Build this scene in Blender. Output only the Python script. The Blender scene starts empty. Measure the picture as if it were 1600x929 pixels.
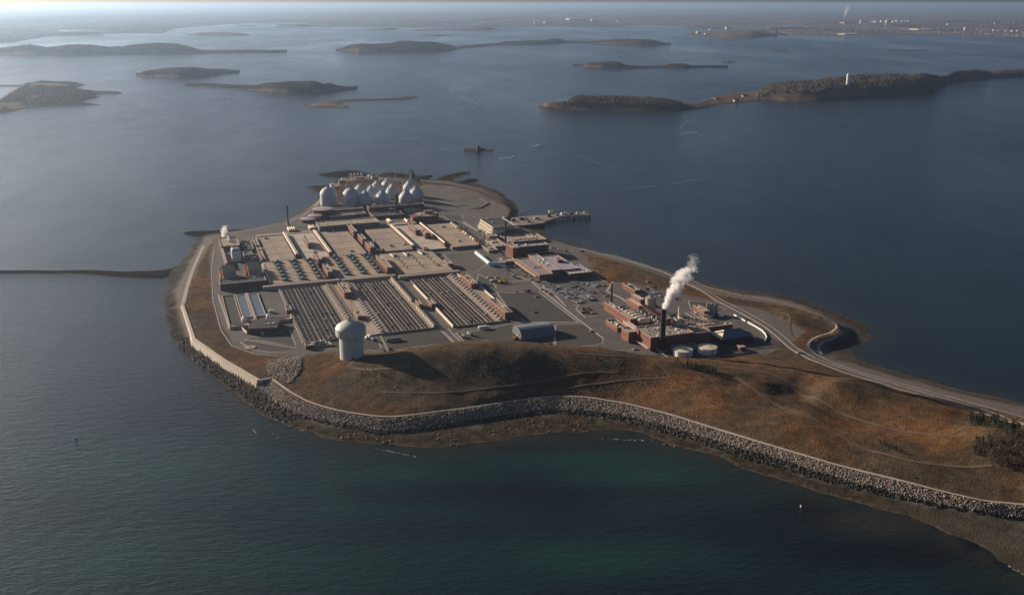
import bpy, math, random
import numpy as np
rnd = random.Random(7)
nr = np.random.RandomState(7)
C = bpy.context.scene.collection
R = math.radians

# ---------------------------------------------------------------- camera, sky, sun, exposure
FOC, CAMZ, PITCH = 1497.0, 350.0, math.atan(459.5 / 1497.0)
cd = bpy.data.cameras.new("camera"); cam = bpy.data.objects.new("camera", cd); C.objects.link(cam)
cam.location = (0, 0, CAMZ); cam.rotation_euler = (math.pi / 2 - PITCH, 0, 0)
cd.sensor_width = 36.0; cd.lens = FOC / 1600.0 * 36.0; cd.clip_start = 1.0; cd.clip_end = 600000.0
bpy.context.scene.camera = cam
SUN_AZ, SUN_EL = -58.0, 17.5          # azimuth measured from +Y, negative towards -X
world = bpy.data.worlds.new("World"); bpy.context.scene.world = world; world.use_nodes = True
wn = world.node_tree; bg = wn.nodes["Background"]
sky = wn.nodes.new("ShaderNodeTexSky"); sky.sky_type = 'NISHITA'; sky.sun_disc = False
sky.sun_elevation = R(SUN_EL); sky.sun_rotation = R(SUN_AZ); sky.altitude = 300
sky.air_density = 0.36; sky.dust_density = 1.7; sky.ozone_density = 1.2
wn.links.new(sky.outputs[0], bg.inputs[0]); bg.inputs[1].default_value = 0.055
sd = bpy.data.lights.new("sun", 'SUN'); sun = bpy.data.objects.new("sun", sd); C.objects.link(sun)
sd.energy = 5.0; sd.angle = R(0.5); sd.color = (1.0, 0.85, 0.69)
sdir = (math.sin(R(SUN_AZ)) * math.cos(R(SUN_EL)), math.cos(R(SUN_AZ)) * math.cos(R(SUN_EL)), math.sin(R(SUN_EL)))
from mathutils import Vector
sun.rotation_euler = Vector(sdir).to_track_quat('Z', 'Y').to_euler(); sun.location = (0, 0, 900)
vs = bpy.context.scene.view_settings
vs.view_transform = 'Standard'; vs.look = 'None'; vs.exposure = 0.48; vs.gamma = 1.0
bpy.context.scene.cycles.volume_bounces = 4
bpy.context.scene.cycles.max_bounces = 5

# ---------------------------------------------------------------- coordinates
ANG = R(20.0); CA, SA = math.cos(ANG), math.sin(ANG)
def P(x, y, z=0.0):
    """world point at height z seen at photo pixel (x, y)"""
    dx, dy = x - 800.0, 464.5 - y
    Y = FOC * math.cos(PITCH) + dy * math.sin(PITCH); Z = -FOC * math.sin(PITCH) + dy * math.cos(PITCH)
    t = (z - CAMZ) / Z
    return np.array([dx * t, Y * t, z])
def w2p(X, Y): return (X * CA + Y * SA, -X * SA + Y * CA)
def p2w(v, u): return (v * CA - u * SA, v * SA + u * CA)
def Q(x, y, z=8.0):
    """plant coordinates (v, u) of photo pixel at height z"""
    p = P(x, y, z); return w2p(p[0], p[1])
def hpx(v, u, y):
    """height above the sea of the point over plant position (v,u) that shows in photo row y"""
    X, Y = p2w(v, u); dy = 464.5 - y
    a = math.atan2(dy, FOC) - PITCH
    # rotate about camera: depth along ground
    fw = 1.0; k = (-math.sin(PITCH) * FOC + dy * math.cos(PITCH)) / (math.cos(PITCH) * FOC + dy * math.sin(PITCH))
    return CAMZ + Y * k

# ---------------------------------------------------------------- materials
MATS = {}
def new_mat(name):
    m = bpy.data.materials.new(name); m.use_nodes = True
    return m, m.node_tree, m.node_tree.nodes["Principled BSDF"]
def noise(nt, scale, detail=5, rough=0.6, vec=None):
    n = nt.nodes.new("ShaderNodeTexNoise"); n.inputs["Scale"].default_value = scale
    n.inputs["Detail"].default_value = detail; n.inputs["Roughness"].default_value = rough
    if vec: nt.links.new(vec, n.inputs["Vector"])
    return n
def ramp(nt, fac, stops):
    r = nt.nodes.new("ShaderNodeValToRGB"); e = r.color_ramp.elements
    while len(e) < len(stops): e.new(0.5)
    for k, (p, c) in enumerate(stops): e[k].position = p; e[k].color = (*c, 1) if len(c) == 3 else c
    nt.links.new(fac, r.inputs[0]); return r
def pos_vec(nt, sc=(1, 1, 1)):
    g = nt.nodes.new("ShaderNodeNewGeometry"); m = nt.nodes.new("ShaderNodeMapping")
    m.inputs["Scale"].default_value = sc; nt.links.new(g.outputs["Position"], m.inputs["Vector"]); return m.outputs[0]
def mat(name, col, rough=0.8, var=0.25, scale=0.15, metal=0.0, bump=0.0, scale2=1.2, spec=0.3, vs=(1, 1, 1)):
    if name in MATS: return MATS[name]
    m, nt, b = new_mat(name)
    v = pos_vec(nt, vs)
    n1 = noise(nt, scale, 6, 0.65, v); n2 = noise(nt, scale2, 3, 0.6, v)
    mx = nt.nodes.new("ShaderNodeMix"); mx.inputs[0].default_value = 0.35
    nt.links.new(n1.outputs[0], mx.inputs[2]); nt.links.new(n2.outputs[0], mx.inputs[3])
    lo = tuple(c * (1 - var) for c in col); hi = tuple(min(1, c * (1 + var)) for c in col)
    r = ramp(nt, mx.outputs[0], [(0.3, lo), (0.5, col), (0.7, hi)])
    nt.links.new(r.outputs[0], b.inputs["Base Color"])
    b.inputs["Roughness"].default_value = rough; b.inputs["Metallic"].default_value = metal
    b.inputs["Specular IOR Level"].default_value = spec
    if bump:
        bp = nt.nodes.new("ShaderNodeBump"); bp.inputs["Strength"].default_value = bump; bp.inputs["Distance"].default_value = 0.3
        nt.links.new(n2.outputs[0], bp.inputs["Height"]); nt.links.new(bp.outputs[0], b.inputs["Normal"])
    MATS[name] = m; return m
BRICK = mat("brick", (0.19, 0.080, 0.050), 0.85, 0.2, 0.3)
BRICKD = mat("dark_brick", (0.13, 0.048, 0.036), 0.85, 0.2, 0.3)
CONC = mat("concrete", (0.40, 0.32, 0.26), 0.9, 0.16, 0.06, bump=0.1)
CONCL = mat("pale_concrete", (0.50, 0.43, 0.35), 0.85, 0.15, 0.1)
CONCD = mat("stained_concrete", (0.20, 0.17, 0.15), 0.9, 0.25, 0.1)
ROOFG = mat("roof_gravel", (0.37, 0.29, 0.215), 0.95, 0.3, 0.05, scale2=.4)
ROOFG2 = mat("warm_roof_gravel", (0.40, 0.295, 0.205), 0.95, 0.25, 0.07, scale2=.5)
ROOFG3 = mat("dusty_roof_gravel", (0.33, 0.27, 0.21), 0.95, 0.3, 0.04, scale2=.3)
ROOFP = mat("grey_roof_sheet", (0.38, 0.36, 0.39), 0.6, 0.12, 0.1)
ASPH = mat("asphalt", (0.112, 0.096, 0.086), 0.9, 0.4, 0.03, scale2=.2)
ASPHD = mat("dark_asphalt", (0.055, 0.05, 0.05), 0.9, 0.2, 0.05)
LAWN = mat("winter_lawn", (0.062, 0.055, 0.045), 0.95, 0.2, 0.04)
KERB = mat("kerb_concrete", (0.40, 0.345, 0.30), 0.9, 0.2, 0.2)
WHITE = mat("white_paint", (0.80, 0.79, 0.75), 0.5, 0.05, 0.1)
CREAM = mat("cream_paint", (0.72, 0.62, 0.46), 0.5, 0.08, 0.1)
TOWERP = mat("pale_green_white_paint", (0.55, 0.57, 0.51), 0.5, 0.22, 0.35, vs=(1, 1, .06))
EGGP = mat("egg_cladding", (0.48, 0.50, 0.51), 0.6, 0.2, 0.3, vs=(1, 1, .1))
STEEL = mat("steel", (0.35, 0.36, 0.37), 0.35, 0.15, 0.3, metal=0.7)
DSTEEL = mat("dark_steel", (0.09, 0.10, 0.10), 0.5, 0.2, 0.3, metal=0.3)
TEALM = mat("teal_machinery", (0.10, 0.15, 0.15), 0.5, 0.2, 0.3)
BLACK = mat("black_stack_paint", (0.025, 0.018, 0.016), 0.6, 0.2, 0.2)
RUSTM = mat("red_brown_paint", (0.13, 0.035, 0.025), 0.6, 0.2, 0.3)
ORANGE = mat("orange_pipe_paint", (0.45, 0.20, 0.08), 0.6, 0.15, 0.3)
BLUEC = mat("blue_sheet_cover", (0.15, 0.18, 0.23), 0.35, 0.12, 0.1)
BLUEM = mat("blue_metal_roof", (0.12, 0.17, 0.24), 0.4, 0.08, 0.1)
FABRIC = mat("blue_translucent_fabric", (0.13, 0.18, 0.24), 0.5, 0.1, 0.2)
PINKT = mat("pinkish_membrane", (0.42, 0.365, 0.355), 0.6, 0.1, 0.1)
GLASS = mat("dark_window_glass", (0.03, 0.035, 0.045), 0.15, 0.1, 0.3, spec=0.6)
RUBBER = mat("tyre_rubber", (0.02, 0.02, 0.02), 0.9, 0.1, 1)
TANKW = mat("tank_liquor", (0.016, 0.013, 0.009), 0.45, 0.3, 0.1, spec=0.2)
BASINW = mat("basin_liquor", (0.03, 0.03, 0.028), 0.2, 0.2, 0.1, spec=0.5)
TIMBER = mat("weathered_timber", (0.10, 0.075, 0.055), 0.9, 0.3, 0.5)
STONE = mat("granite_block", (0.27, 0.22, 0.175), 0.9, 0.6, 0.4, scale2=0.9)
STONEW = mat("weedy_wet_rock", (0.028, 0.023, 0.016), 0.7, 0.6, 0.2, scale2=0.8)
NEEDLE = mat("dark_needles", (0.035, 0.045, 0.022), 0.9, 0.4, 0.3, scale2=1.5)
TWIG = mat("bare_twigs", (0.11, 0.075, 0.05), 0.95, 0.4, 0.3)
BARK = mat("bark", (0.09, 0.065, 0.05), 0.95, 0.3, 0.5)
BRUSH = mat("dry_brush", (0.16, 0.10, 0.055), 0.95, 0.5, 0.03, scale2=0.3)
WOOD = mat("leafless_woodland", (0.085, 0.062, 0.045), 0.95, 0.55, 0.006, scale2=0.05)
FOAM = mat("sea_foam", (0.6, 0.6, 0.58), 0.8, 0.2, 0.3)

# ---------------------------------------------------------------- mesh helpers (plant coordinates v, u, z)
class MB:
    def __init__(s): s.v = []; s.f = []
    def add(s, vs, fs):
        k = len(s.v); s.v.extend(vs); s.f.extend([tuple(i + k for i in f) for f in fs]); return s
    def box(s, a, b, c, d, z0, z1):
        return s.add([(a, c, z0), (b, c, z0), (b, d, z0), (a, d, z0), (a, c, z1), (b, c, z1), (b, d, z1), (a, d, z1)],
                     [(0, 3, 2, 1), (4, 5, 6, 7), (0, 1, 5, 4), (1, 2, 6, 5), (2, 3, 7, 6), (3, 0, 4, 7)])
    def ring(s, a, b, c, d, z0, z1, t=0.5):
        s.box(a, b, c, c + t, z0, z1); s.box(a, b, d - t, d, z0, z1)
        s.box(a, a + t, c + t, d - t, z0, z1); s.box(b - t, b, c + t, d - t, z0, z1); return s
    def prism(s, pts, z0, z1):
        n = len(pts)
        ar = sum(pts[i][0] * pts[(i + 1) % n][1] - pts[(i + 1) % n][0] * pts[i][1] for i in range(n))
        if ar < 0: pts = pts[::-1]
        vs = [(p[0], p[1], z0) for p in pts] + [(p[0], p[1], z1) for p in pts]
        fs = [tuple(range(n - 1, -1, -1)), tuple(range(n, 2 * n))] + [(i, (i + 1) % n, n + (i + 1) % n, n + i) for i in range(n)]
        return s.add(vs, fs)
    def lathe(s, cx, cy, prof, n=20, cap=True):
        vs, fs = [], []
        for r, z in prof:
            for k in range(n):
                a = 2 * math.pi * k / n; vs.append((cx + r * math.cos(a), cy + r * math.sin(a), z))
        for j in range(len(prof) - 1):
            for k in range(n):
                a, b = j * n + k, j * n + (k + 1) % n; fs.append((a, b, b + n, a + n))
        if cap: fs.append(tuple(range(n - 1, -1, -1))); fs.append(tuple(range((len(prof) - 1) * n, len(prof) * n)))
        return s.add(vs, fs)
    def tube(s, p, q, r, n=6):
        p, q = Vector(p), Vector(q); d = (q - p).normalized()
        e = d.orthogonal().normalized(); g = d.cross(e)
        vs = [tuple(o + (e * math.cos(2 * math.pi * k / n) + g * math.sin(2 * math.pi * k / n)) * r) for o in (p, q) for k in range(n)]
        fs = [(k, (k + 1) % n, n + (k + 1) % n, n + k) for k in range(n)] + [tuple(range(n - 1, -1, -1)), tuple(range(n, 2 * n))]
        return s.add(vs, fs)
    def arch(s, a, b, c, d, z0, h, n=12, along='v'):
        """barrel vault from (a,c) to (b,d); axis along v or u"""
        vs, fs = [], []
        for e in (0, 1):
            for k in range(n + 1):
                t = math.pi * k / n; q = 0.5 - 0.5 * math.cos(t); z = z0 + h * math.sin(t)
                vs.append(((a if e == 0 else b), c + (d - c) * q, z) if along == 'v' else (a + (b - a) * q, (c if e == 0 else d), z))
        for k in range(n): fs.append((k, k + 1, n + 2 + k, n + 1 + k))
        fs += [tuple(range(n + 1)), tuple(range(2 * n + 1, n, -1)), (0, n + 1, 2 * n + 1, n)]
        return s.add(vs, fs)
    def strip(s, pts, w, z0=None, z1=None):
        """kerb or wall along a polyline of (v,u) or (v,u,z) with width w"""
        L, Rr = [], []
        n = len(pts)
        for i, p in enumerate(pts):
            a = pts[max(i - 1, 0)]; b = pts[min(i + 1, n - 1)]
            dx, dy = b[0] - a[0], b[1] - a[1]; l = math.hypot(dx, dy) or 1; nx, ny = -dy / l * w / 2, dx / l * w / 2
            L.append((p[0] + nx, p[1] + ny)); Rr.append((p[0] - nx, p[1] - ny))
        for i in range(n - 1):
            b0 = z0 if z0 is not None else pts[i][2] - .4; t0 = z1 if z0 is not None else pts[i][2] + (z1 or 0)
            b1 = z0 if z0 is not None else pts[i + 1][2] - .4; t1 = z1 if z0 is not None else pts[i + 1][2] + (z1 or 0)
            s.add([(*Rr[i], b0), (*Rr[i + 1], b1), (*L[i + 1], b1), (*L[i], b0), (*Rr[i], t0), (*Rr[i + 1], t1), (*L[i + 1], t1), (*L[i], t0)],
                  [(0, 3, 2, 1), (4, 5, 6, 7), (0, 1, 5, 4), (1, 2, 6, 5), (2, 3, 7, 6), (3, 0, 4, 7)])
        return s
    def mesh(s, name, m, org=(0, 0, 0), smooth=False):
        me = bpy.data.meshes.new(name)
        me.from_pydata([(a - org[0], b - org[1], c - org[2]) for a, b, c in s.v], [], s.f)
        if m: me.materials.append(m)
        if smooth:
            me.polygons.foreach_set("use_smooth", [True] * len(me.polygons))
            try: me.set_sharp_from_angle(angle=R(35))
            except Exception: pass
        me.update(); return me
def tag(o, label=None, cat=None, group=None, kind=None):
    if label: o['label'] = label
    if cat: o['category'] = cat
    if group: o['group'] = group
    if kind: o['kind'] = kind
    return o
def box(a, b, c, d, z0, z1): return MB().box(a, b, c, d, z0, z1)
class Thing:
    def __init__(s, name, label, cat, v, u, z=8.0, group=None, rot=0.0):
        s.org = (v, u, z); s.root = bpy.data.objects.new(name, None); C.objects.link(s.root)
        X, Y = p2w(v, u); s.root.location = (X, Y, z); s.root.rotation_euler = (0, 0, ANG + rot); s.root.empty_display_size = 1
        tag(s.root, label, cat, group)
    def part(s, name, mb, m, parent=None, smooth=False, label=None, kind=None, me=None, at=None):
        me = me or mb.mesh(name, m, s.org, smooth)
        o = bpy.data.objects.new(name, me); C.objects.link(o); o.parent = parent or s.root
        if at: o.location = at
        tag(o, label, kind=kind); return o
def solo(name, label, cat, mb, m, v, u, z=8.0, group=None, kind=None, smooth=False):
    o = bpy.data.objects.new(name, mb.mesh(name, m, (v, u, z), smooth)); C.objects.link(o)
    X, Y = p2w(v, u); o.location = (X, Y, z); o.rotation_euler = (0, 0, ANG); tag(o, label, cat, group, kind); return o
KIDS = {}
def copy_tree(o, parent=None):
    c = o.copy(); C.objects.link(c)
    if parent: c.parent = parent
    for ch in KIDS.setdefault(o.name, list(o.children)): copy_tree(ch, c)
    return c
def place(o, v, u, z, rot=0.0, scale=1.0, label=None, group=None):
    X, Y = p2w(v, u); o.location = (X, Y, z); o.rotation_euler = (0, 0, ANG + rot)
    o.scale = (scale,) * 3 if not isinstance(scale, tuple) else scale
    if label: o['label'] = label
    if group: o['group'] = group
    return o
def raw(name, verts, faces, m, kind=None, smooth=False, loops=4):
    """fast numpy mesh in world coordinates; faces: (n, k) array"""
    me = bpy.data.meshes.new(name); verts = np.asarray(verts, dtype=np.float32); faces = np.asarray(faces, dtype=np.int32)
    me.vertices.add(len(verts)); me.vertices.foreach_set("co", verts.ravel())
    k = faces.shape[1]; me.loops.add(faces.size); me.loops.foreach_set("vertex_index", faces.ravel())
    me.polygons.add(len(faces)); me.polygons.foreach_set("loop_start", np.arange(0, faces.size, k, dtype=np.int32))
    me.update(calc_edges=True)
    if smooth: me.polygons.foreach_set("use_smooth", np.ones(len(faces), dtype=bool))
    if m: me.materials.append(m)
    o = bpy.data.objects.new(name, me); C.objects.link(o)
    if kind: o['kind'] = kind
    return o

# ---------------------------------------------------------------- numpy terrain tools
def pxw(lst, z=0.0): return np.array([P(x, y, z)[:2] for x, y in lst])
def inside(pts, poly):
    x, y = pts[:, 0], pts[:, 1]; r = np.zeros(len(pts), bool); n = len(poly)
    for i in range(n):
        x0, y0 = poly[i]; x1, y1 = poly[(i + 1) % n]
        if y0 == y1: continue
        c = ((y0 > y) != (y1 > y)) & (x < (x1 - x0) * (y - y0) / (y1 - y0) + x0); r ^= c
    return r
def dist(pts, poly, closed=True):
    d = np.full(len(pts), 1e18); n = len(poly)
    for i in range(n if closed else n - 1):
        a = poly[i]; b = poly[(i + 1) % n]; ab = b - a; L = (ab ** 2).sum() or 1
        t = np.clip(((pts - a) @ ab) / L, 0, 1); q = pts - (a + t[:, None] * ab); d = np.minimum(d, (q ** 2).sum(1))
    return np.sqrt(d)
_perm = nr.rand(256, 256)
def vnoise(x, y):
    xi = np.floor(x).astype(int); yi = np.floor(y).astype(int); fx = x - xi; fy = y - yi
    fx = fx * fx * (3 - 2 * fx); fy = fy * fy * (3 - 2 * fy); g = lambda a, b: _perm[a % 256, b % 256]
    return (g(xi, yi) * (1 - fx) + g(xi + 1, yi) * fx) * (1 - fy) + (g(xi, yi + 1) * (1 - fx) + g(xi + 1, yi + 1) * fx) * fy
def fbm(x, y, s, o=4):
    r = 0; a = 0.5
    for k in range(o): r = r + a * (vnoise(x / s + 17 * k, y / s + 31 * k) - 0.5); s *= 0.5; a *= 0.55
    return r

# ---------------------------------------------------------------- island outline (photo-traced, true ground positions)
COAST = pxw([(-90, 428), (100, 428), (200, 433), (262, 434), (262, 446), (257, 465), (257, 490), (262, 515), (276, 537), (300, 560), (322, 578), (350, 598),
    (378, 620), (400, 637), (420, 650), (440, 660), (470, 671), (500, 680), (530, 686), (560, 690), (600, 694), (640, 696), (680, 700), (720, 697),
    (760, 690), (800, 683), (850, 679), (900, 676), (945, 671), (980, 671), (1010, 677), (1040, 690), (1080, 702), (1110, 708), (1150, 722), (1200, 742),
    (1240, 755), (1268, 762), (1310, 777), (1350, 788), (1390, 797), (1425, 803), (1455, 818), (1485, 834), (1525, 854), (1562, 876), (1600, 897), (1700, 950),
    (1900, 1060), (2300, 1060), (2300, 760), (1800, 668), (1600, 629), (1540, 617), (1475, 601), (1390, 578), (1345, 563), (1325, 548), (1335, 540), (1352, 532), (1361, 522), (1358, 512), (1340, 504),
    (1310, 492), (1280, 480), (1245, 466), (1200, 459), (1160, 454), (1120, 447), (1090, 439), (1060, 428), (1020, 416), (980, 404), (940, 394),
    (900, 383), (870, 376), (850, 368), (845, 358), (830, 350), (808, 340), (809, 328), (805, 318), (795, 311), (785, 303), (775, 296), (760, 291), (748, 287),
    (730, 285), (735, 282), (744, 281), (742, 278), (730, 280), (712, 286), (706, 284), (712, 278), (734, 270), (730, 268), (714, 270), (700, 274), (690, 279), (675, 282), (668, 278), (676, 274), (664, 274), (655, 277),
    (648, 272), (643, 264), (640, 265), (639, 272), (632, 273), (615, 269), (603, 269), (592, 273), (575, 272), (555, 267), (530, 267), (512, 270), (498, 273), (510, 275), (535, 277), (524, 283), (518, 290), (505, 292), (488, 293), (486, 297), (502, 301),
    (500, 305), (492, 315), (478, 325), (465, 333), (450, 342), (430, 350), (400, 356), (370, 360), (340, 362), (310, 362), (290, 364), (292, 367), (318, 371),
    (300, 382), (296, 386), (303, 386), (290, 402), (280, 412), (266, 420), (200, 424), (100, 423), (-90, 421)])
PLAT = pxw([(285, 478), (303, 530), (350, 563), (405, 594), (424, 590), (450, 617), (480, 631), (520, 642), (560, 649), (597, 654), (640, 651), (740, 638),
    (800, 629), (870, 620), (920, 622), (980, 632), (1050, 650), (1100, 666), (1162, 685), (1225, 704), (1287, 722), (1350, 739), (1412, 754), (1475, 770), (1537, 784), (1600, 790),
    (1700, 802), (2100, 870), (2300, 880), (2300, 830), (1800, 700), (1600, 655), (1475, 622), (1390, 598), (1320, 577), (1270, 560), (1255, 548), (1262, 536), (1285, 528),
    (1310, 522), (1308, 508), (1280, 493), (1240, 480), (1200, 472), (1150, 466), (1100, 456), (1060, 442), (1000, 420), (940, 403), (900, 393), (870, 388),
    (842, 378), (820, 368), (800, 358), (785, 350), (795, 338), (800, 328), (788, 318), (772, 308), (752, 300), (730, 293), (700, 288), (660, 285), (620, 284),
    (590, 281), (560, 280), (535, 286), (520, 297), (505, 312), (490, 326), (470, 338), (440, 351), (415, 357), (390, 362), (360, 367), (340, 371), (328, 384),
    (312, 410), (299, 440)], 8.0)
TOE = pxw([(275, 480), (292, 528), (338, 566), (404, 607), (428, 637), (470, 653), (520, 665), (590, 678), (640, 676), (740, 661), (800, 652), (870, 644), (935, 650),
    (1000, 665), (1080, 688), (1150, 712), (1250, 742), (1350, 768), (1450, 790), (1530, 804), (1600, 813), (1700, 828), (2000, 890), (2280, 930), (2280, 790), (1800, 676), (1600, 636),
    (1475, 607), (1390, 584), (1325, 566), (1290, 552), (1300, 538), (1330, 526), (1332, 512), (1300, 496), (1275, 483), (1240, 470), (1200, 463), (1150, 457),
    (1100, 445), (1060, 432), (1000, 413), (940, 397), (900, 387), (870, 380), (848, 371), (825, 358), (803, 345), (804, 330), (792, 314), (776, 303), (756, 295), (730, 289),
    (700, 283), (660, 281), (620, 278), (590, 277), (550, 275), (528, 284), (514, 295), (500, 309), (486, 322), (468, 334), (440, 347), (412, 353), (385, 358), (350, 363),
    (320, 368), (312, 380), (300, 400), (285, 430), (272, 455)], 1.5)
CTRL = [(480, 552, 15), (470, 580, 11), (450, 600, 9.5), (500, 610, 11), (550, 563, 21), (520, 556, 17), (560, 640, 9.5), (600, 553, 27), (660, 549, 33), (740, 546.5, 36.5), (820, 547, 35), (900, 550, 31), (960, 553, 29),
    (1030, 562, 22), (1100, 568, 18), (1180, 574, 17), (1240, 578, 15), (597, 654, 9), (740, 638, 9), (870, 620, 9), (980, 632, 9), (1100, 667, 9), (1250, 711, 9), (1400, 751, 9), (1600, 790, 9),
    (520, 642, 9), (450, 617, 9), (680, 600, 19), (740, 592, 20), (840, 588, 19), (930, 590, 17), (600, 608, 15), (560, 600, 15), (500, 585, 13), (1050, 590, 18), (1010, 600, 15), (1100, 612, 17), (1150, 642, 15), (1080, 645, 11.5),
    (990, 612, 11), (1200, 580, 18), (1180, 620, 18), (1235, 605, 13), (1260, 643, 18), (1300, 680, 15), (1230, 690, 12), (1230, 580, 17), (1290, 598, 24), (1340, 618, 20), (1265, 618, 9.5), (1310, 645, 9.5), (1380, 668, 12),
    (1420, 640, 16), (1480, 640, 13), (1500, 650, 10), (1440, 690, 15), (1400, 720, 14), (1330, 715, 12), (1500, 745, 12.5), (1490, 700, 19), (1540, 680, 28), (1600, 690, 33), (1700, 710, 35), (1600, 740, 20), (1560, 770, 10),
    (1170, 482, 14), (1130, 472, 12), (1220, 495, 14), (1265, 512, 5.5), (1285, 508, 6), (1250, 530, 9), (1200, 515, 8), (1250, 548, 8), (1320, 583, 9), (1400, 610, 9), (1500, 635, 9), (1600, 660, 9), (930, 408, 11), (990, 425, 11.5), (1040, 440, 11), (1080, 462, 9),
    (320, 430, 8.6), (330, 500, 8.2), (320, 540, 8.2), (380, 575, 8), (420, 565, 9), (445, 575, 11), (700, 290, 11), (680, 282, 12), (770, 320, 6.5), (590, 283, 10), (740, 300, 9), (1800, 720, 25), (1800, 760, 14), (2100, 800, 20)]
# the level ground the plant stands on (plant coordinates)
FLAT = np.array([p2w(v, u) for v, u in [(40, 1075), (38, 1165), (43, 1275), (46, 1380), (58, 1470), (80, 1512), (120, 1512), (190, 1590), (235, 1680), (330, 1700), (440, 1690), (480, 1560), (520, 1440), (530, 1330), (560, 1250),
    (530, 1130), (512, 1060), (540, 1060), (600, 960), (640, 900), (640, 820), (600, 792), (560, 775), (510, 784), (440, 812), (360, 868), (300, 902), (200, 908), (110, 930), (68, 950), (48, 985)]])
cw = np.array([P(*c)[:2] for c in CTRL]); ch = np.array([c[2] for c in CTRL], float)
fpts = []
for i in range(len(FLAT)):
    a, b = FLAT[i], FLAT[(i + 1) % len(FLAT)]; k = max(1, int(np.hypot(*(b - a)) / 60)); fpts += [a + (b - a) * t / k for t in range(k)]
ctr = FLAT.mean(0); fpts = np.array(fpts)
cw = np.vstack([cw, fpts, fpts * 0.92 + ctr * 0.08]); ch = np.concatenate([ch, np.full(2 * len(fpts), 8.0)])
def tps_k(r2): return r2 * np.log(r2 + 1e-9)
S = 100.0; n = len(cw); K = tps_k((((cw[:, None] - cw[None]) / S) ** 2).sum(2)) + np.eye(n) * 0.02
M = np.zeros((n + 3, n + 3)); M[:n, :n] = K; M[:n, n] = 1; M[:n, n + 1:] = cw / S; M[n, :n] = 1; M[n + 1:, :n] = (cw / S).T
W = np.linalg.solve(M, np.concatenate([ch, [0, 0, 0]]))
def tps(p):
    out = np.zeros(len(p))
    for i in range(0, len(p), 20000):
        q = p[i:i + 20000]; out[i:i + 20000] = tps_k((((q[:, None] - cw[None]) / S) ** 2).sum(2)) @ W[:n] + W[n] + (q / S) @ W[n + 1:]
    return out
GX0, GX1, GY0, GY1, GS = -640.0, 880.0, 320.0, 2130.0, 4.0
gx = np.arange(GX0, GX1 + 1, GS); gy = np.arange(GY0, GY1 + 1, GS); NX, NY = len(gx), len(gy)
XX, YY = np.meshgrid(gx, gy); pts = np.stack([XX.ravel(), YY.ravel()], 1)
warp = np.stack([fbm(pts[:, 0], pts[:, 1], 22, 3) * 14, fbm(pts[:, 0] + 500, pts[:, 1], 22, 3) * 14], 1)
near_wall = np.exp(-(dist(pts, pxw([(275, 470), (303, 530), (405, 600)], 5), False) / 12) ** 2)[:, None]
pw = pts + warp * (1 - near_wall)
inC, inT, inP, inF = inside(pw, COAST), inside(pts + warp * 0.15, TOE), inside(pts, PLAT), inside(pts, FLAT)
dC, dT, dP, dF = dist(pw, COAST), dist(pts, TOE), dist(pts, PLAT), dist(pts, FLAT)
h = np.where(inC, 1.5 * dC / (dC + dT + 1e-6), -np.minimum(dC * 0.06, 3.5))
h = np.where(inT & ~inP, 1.5 + 6.7 * dT / (dT + dP + 1e-6), h)
hp = 8.2 + 0 * h
idx = np.where(inP)[0]; hp[idx] = tps(pts[idx])
hp = np.clip(hp, 4.5, 45)
wE = np.clip(dP / 8.0, 0, 1)
hin = 8.2 * (1 - wE) + hp * wE + fbm(pts[:, 0], pts[:, 1], 45, 5) * (4.2 + 5 * np.exp(-(((pts[:, 0] - 250) / 90) ** 2 + ((pts[:, 1] - 800) / 60) ** 2))) * np.clip(dF / 25, 0, 1) * wE
wF = np.clip(dF / 14.0, 0, 1); wF = wF * wF * (3 - 2 * wF)
hin = np.where(inF, 7.9, 7.9 * (1 - wF) + hin * wF)
h = np.where(inP, hin, h)
h = h + np.where(inC & ~inP, fbm(pts[:, 0], pts[:, 1], 12, 3) * 0.7 * np.clip(dC / 6, 0, 1), 0)
HG = h.reshape(NY, NX)
def ground(X, Y):
    fx = np.clip((np.asarray(X) - GX0) / GS, 0, NX - 1.001); fy = np.clip((np.asarray(Y) - GY0) / GS, 0, NY - 1.001)
    i, j = fx.astype(int), fy.astype(int); a, b = fx - i, fy - j
    return (HG[j, i] * (1 - a) + HG[j, i + 1] * a) * (1 - b) + (HG[j + 1, i] * (1 - a) + HG[j + 1, i + 1] * a) * b
def gnd(v, u):
    X, Y = p2w(v, u); return float(ground(np.array([X]), np.array([Y]))[0])
ZS = np.linspace(55, 0, 500)
def G(x, y):
    """where the line of sight through a photo pixel meets the terrain (world)"""
    a = P(x, y, 0.0); b = P(x, y, 55.0); t = (ZS / 55.0)
    X = a[0] + (b[0] - a[0]) * t; Y = a[1] + (b[1] - a[1]) * t; g = ground(X, Y)
    k = np.argmax(ZS <= g) if (ZS <= g).any() else len(ZS) - 1
    return np.array([X[k], Y[k], max(g[k], 0)])
def Gp(x, y):
    p = G(x, y); v, u = w2p(p[0], p[1]); return (v, u, p[2])

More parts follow.
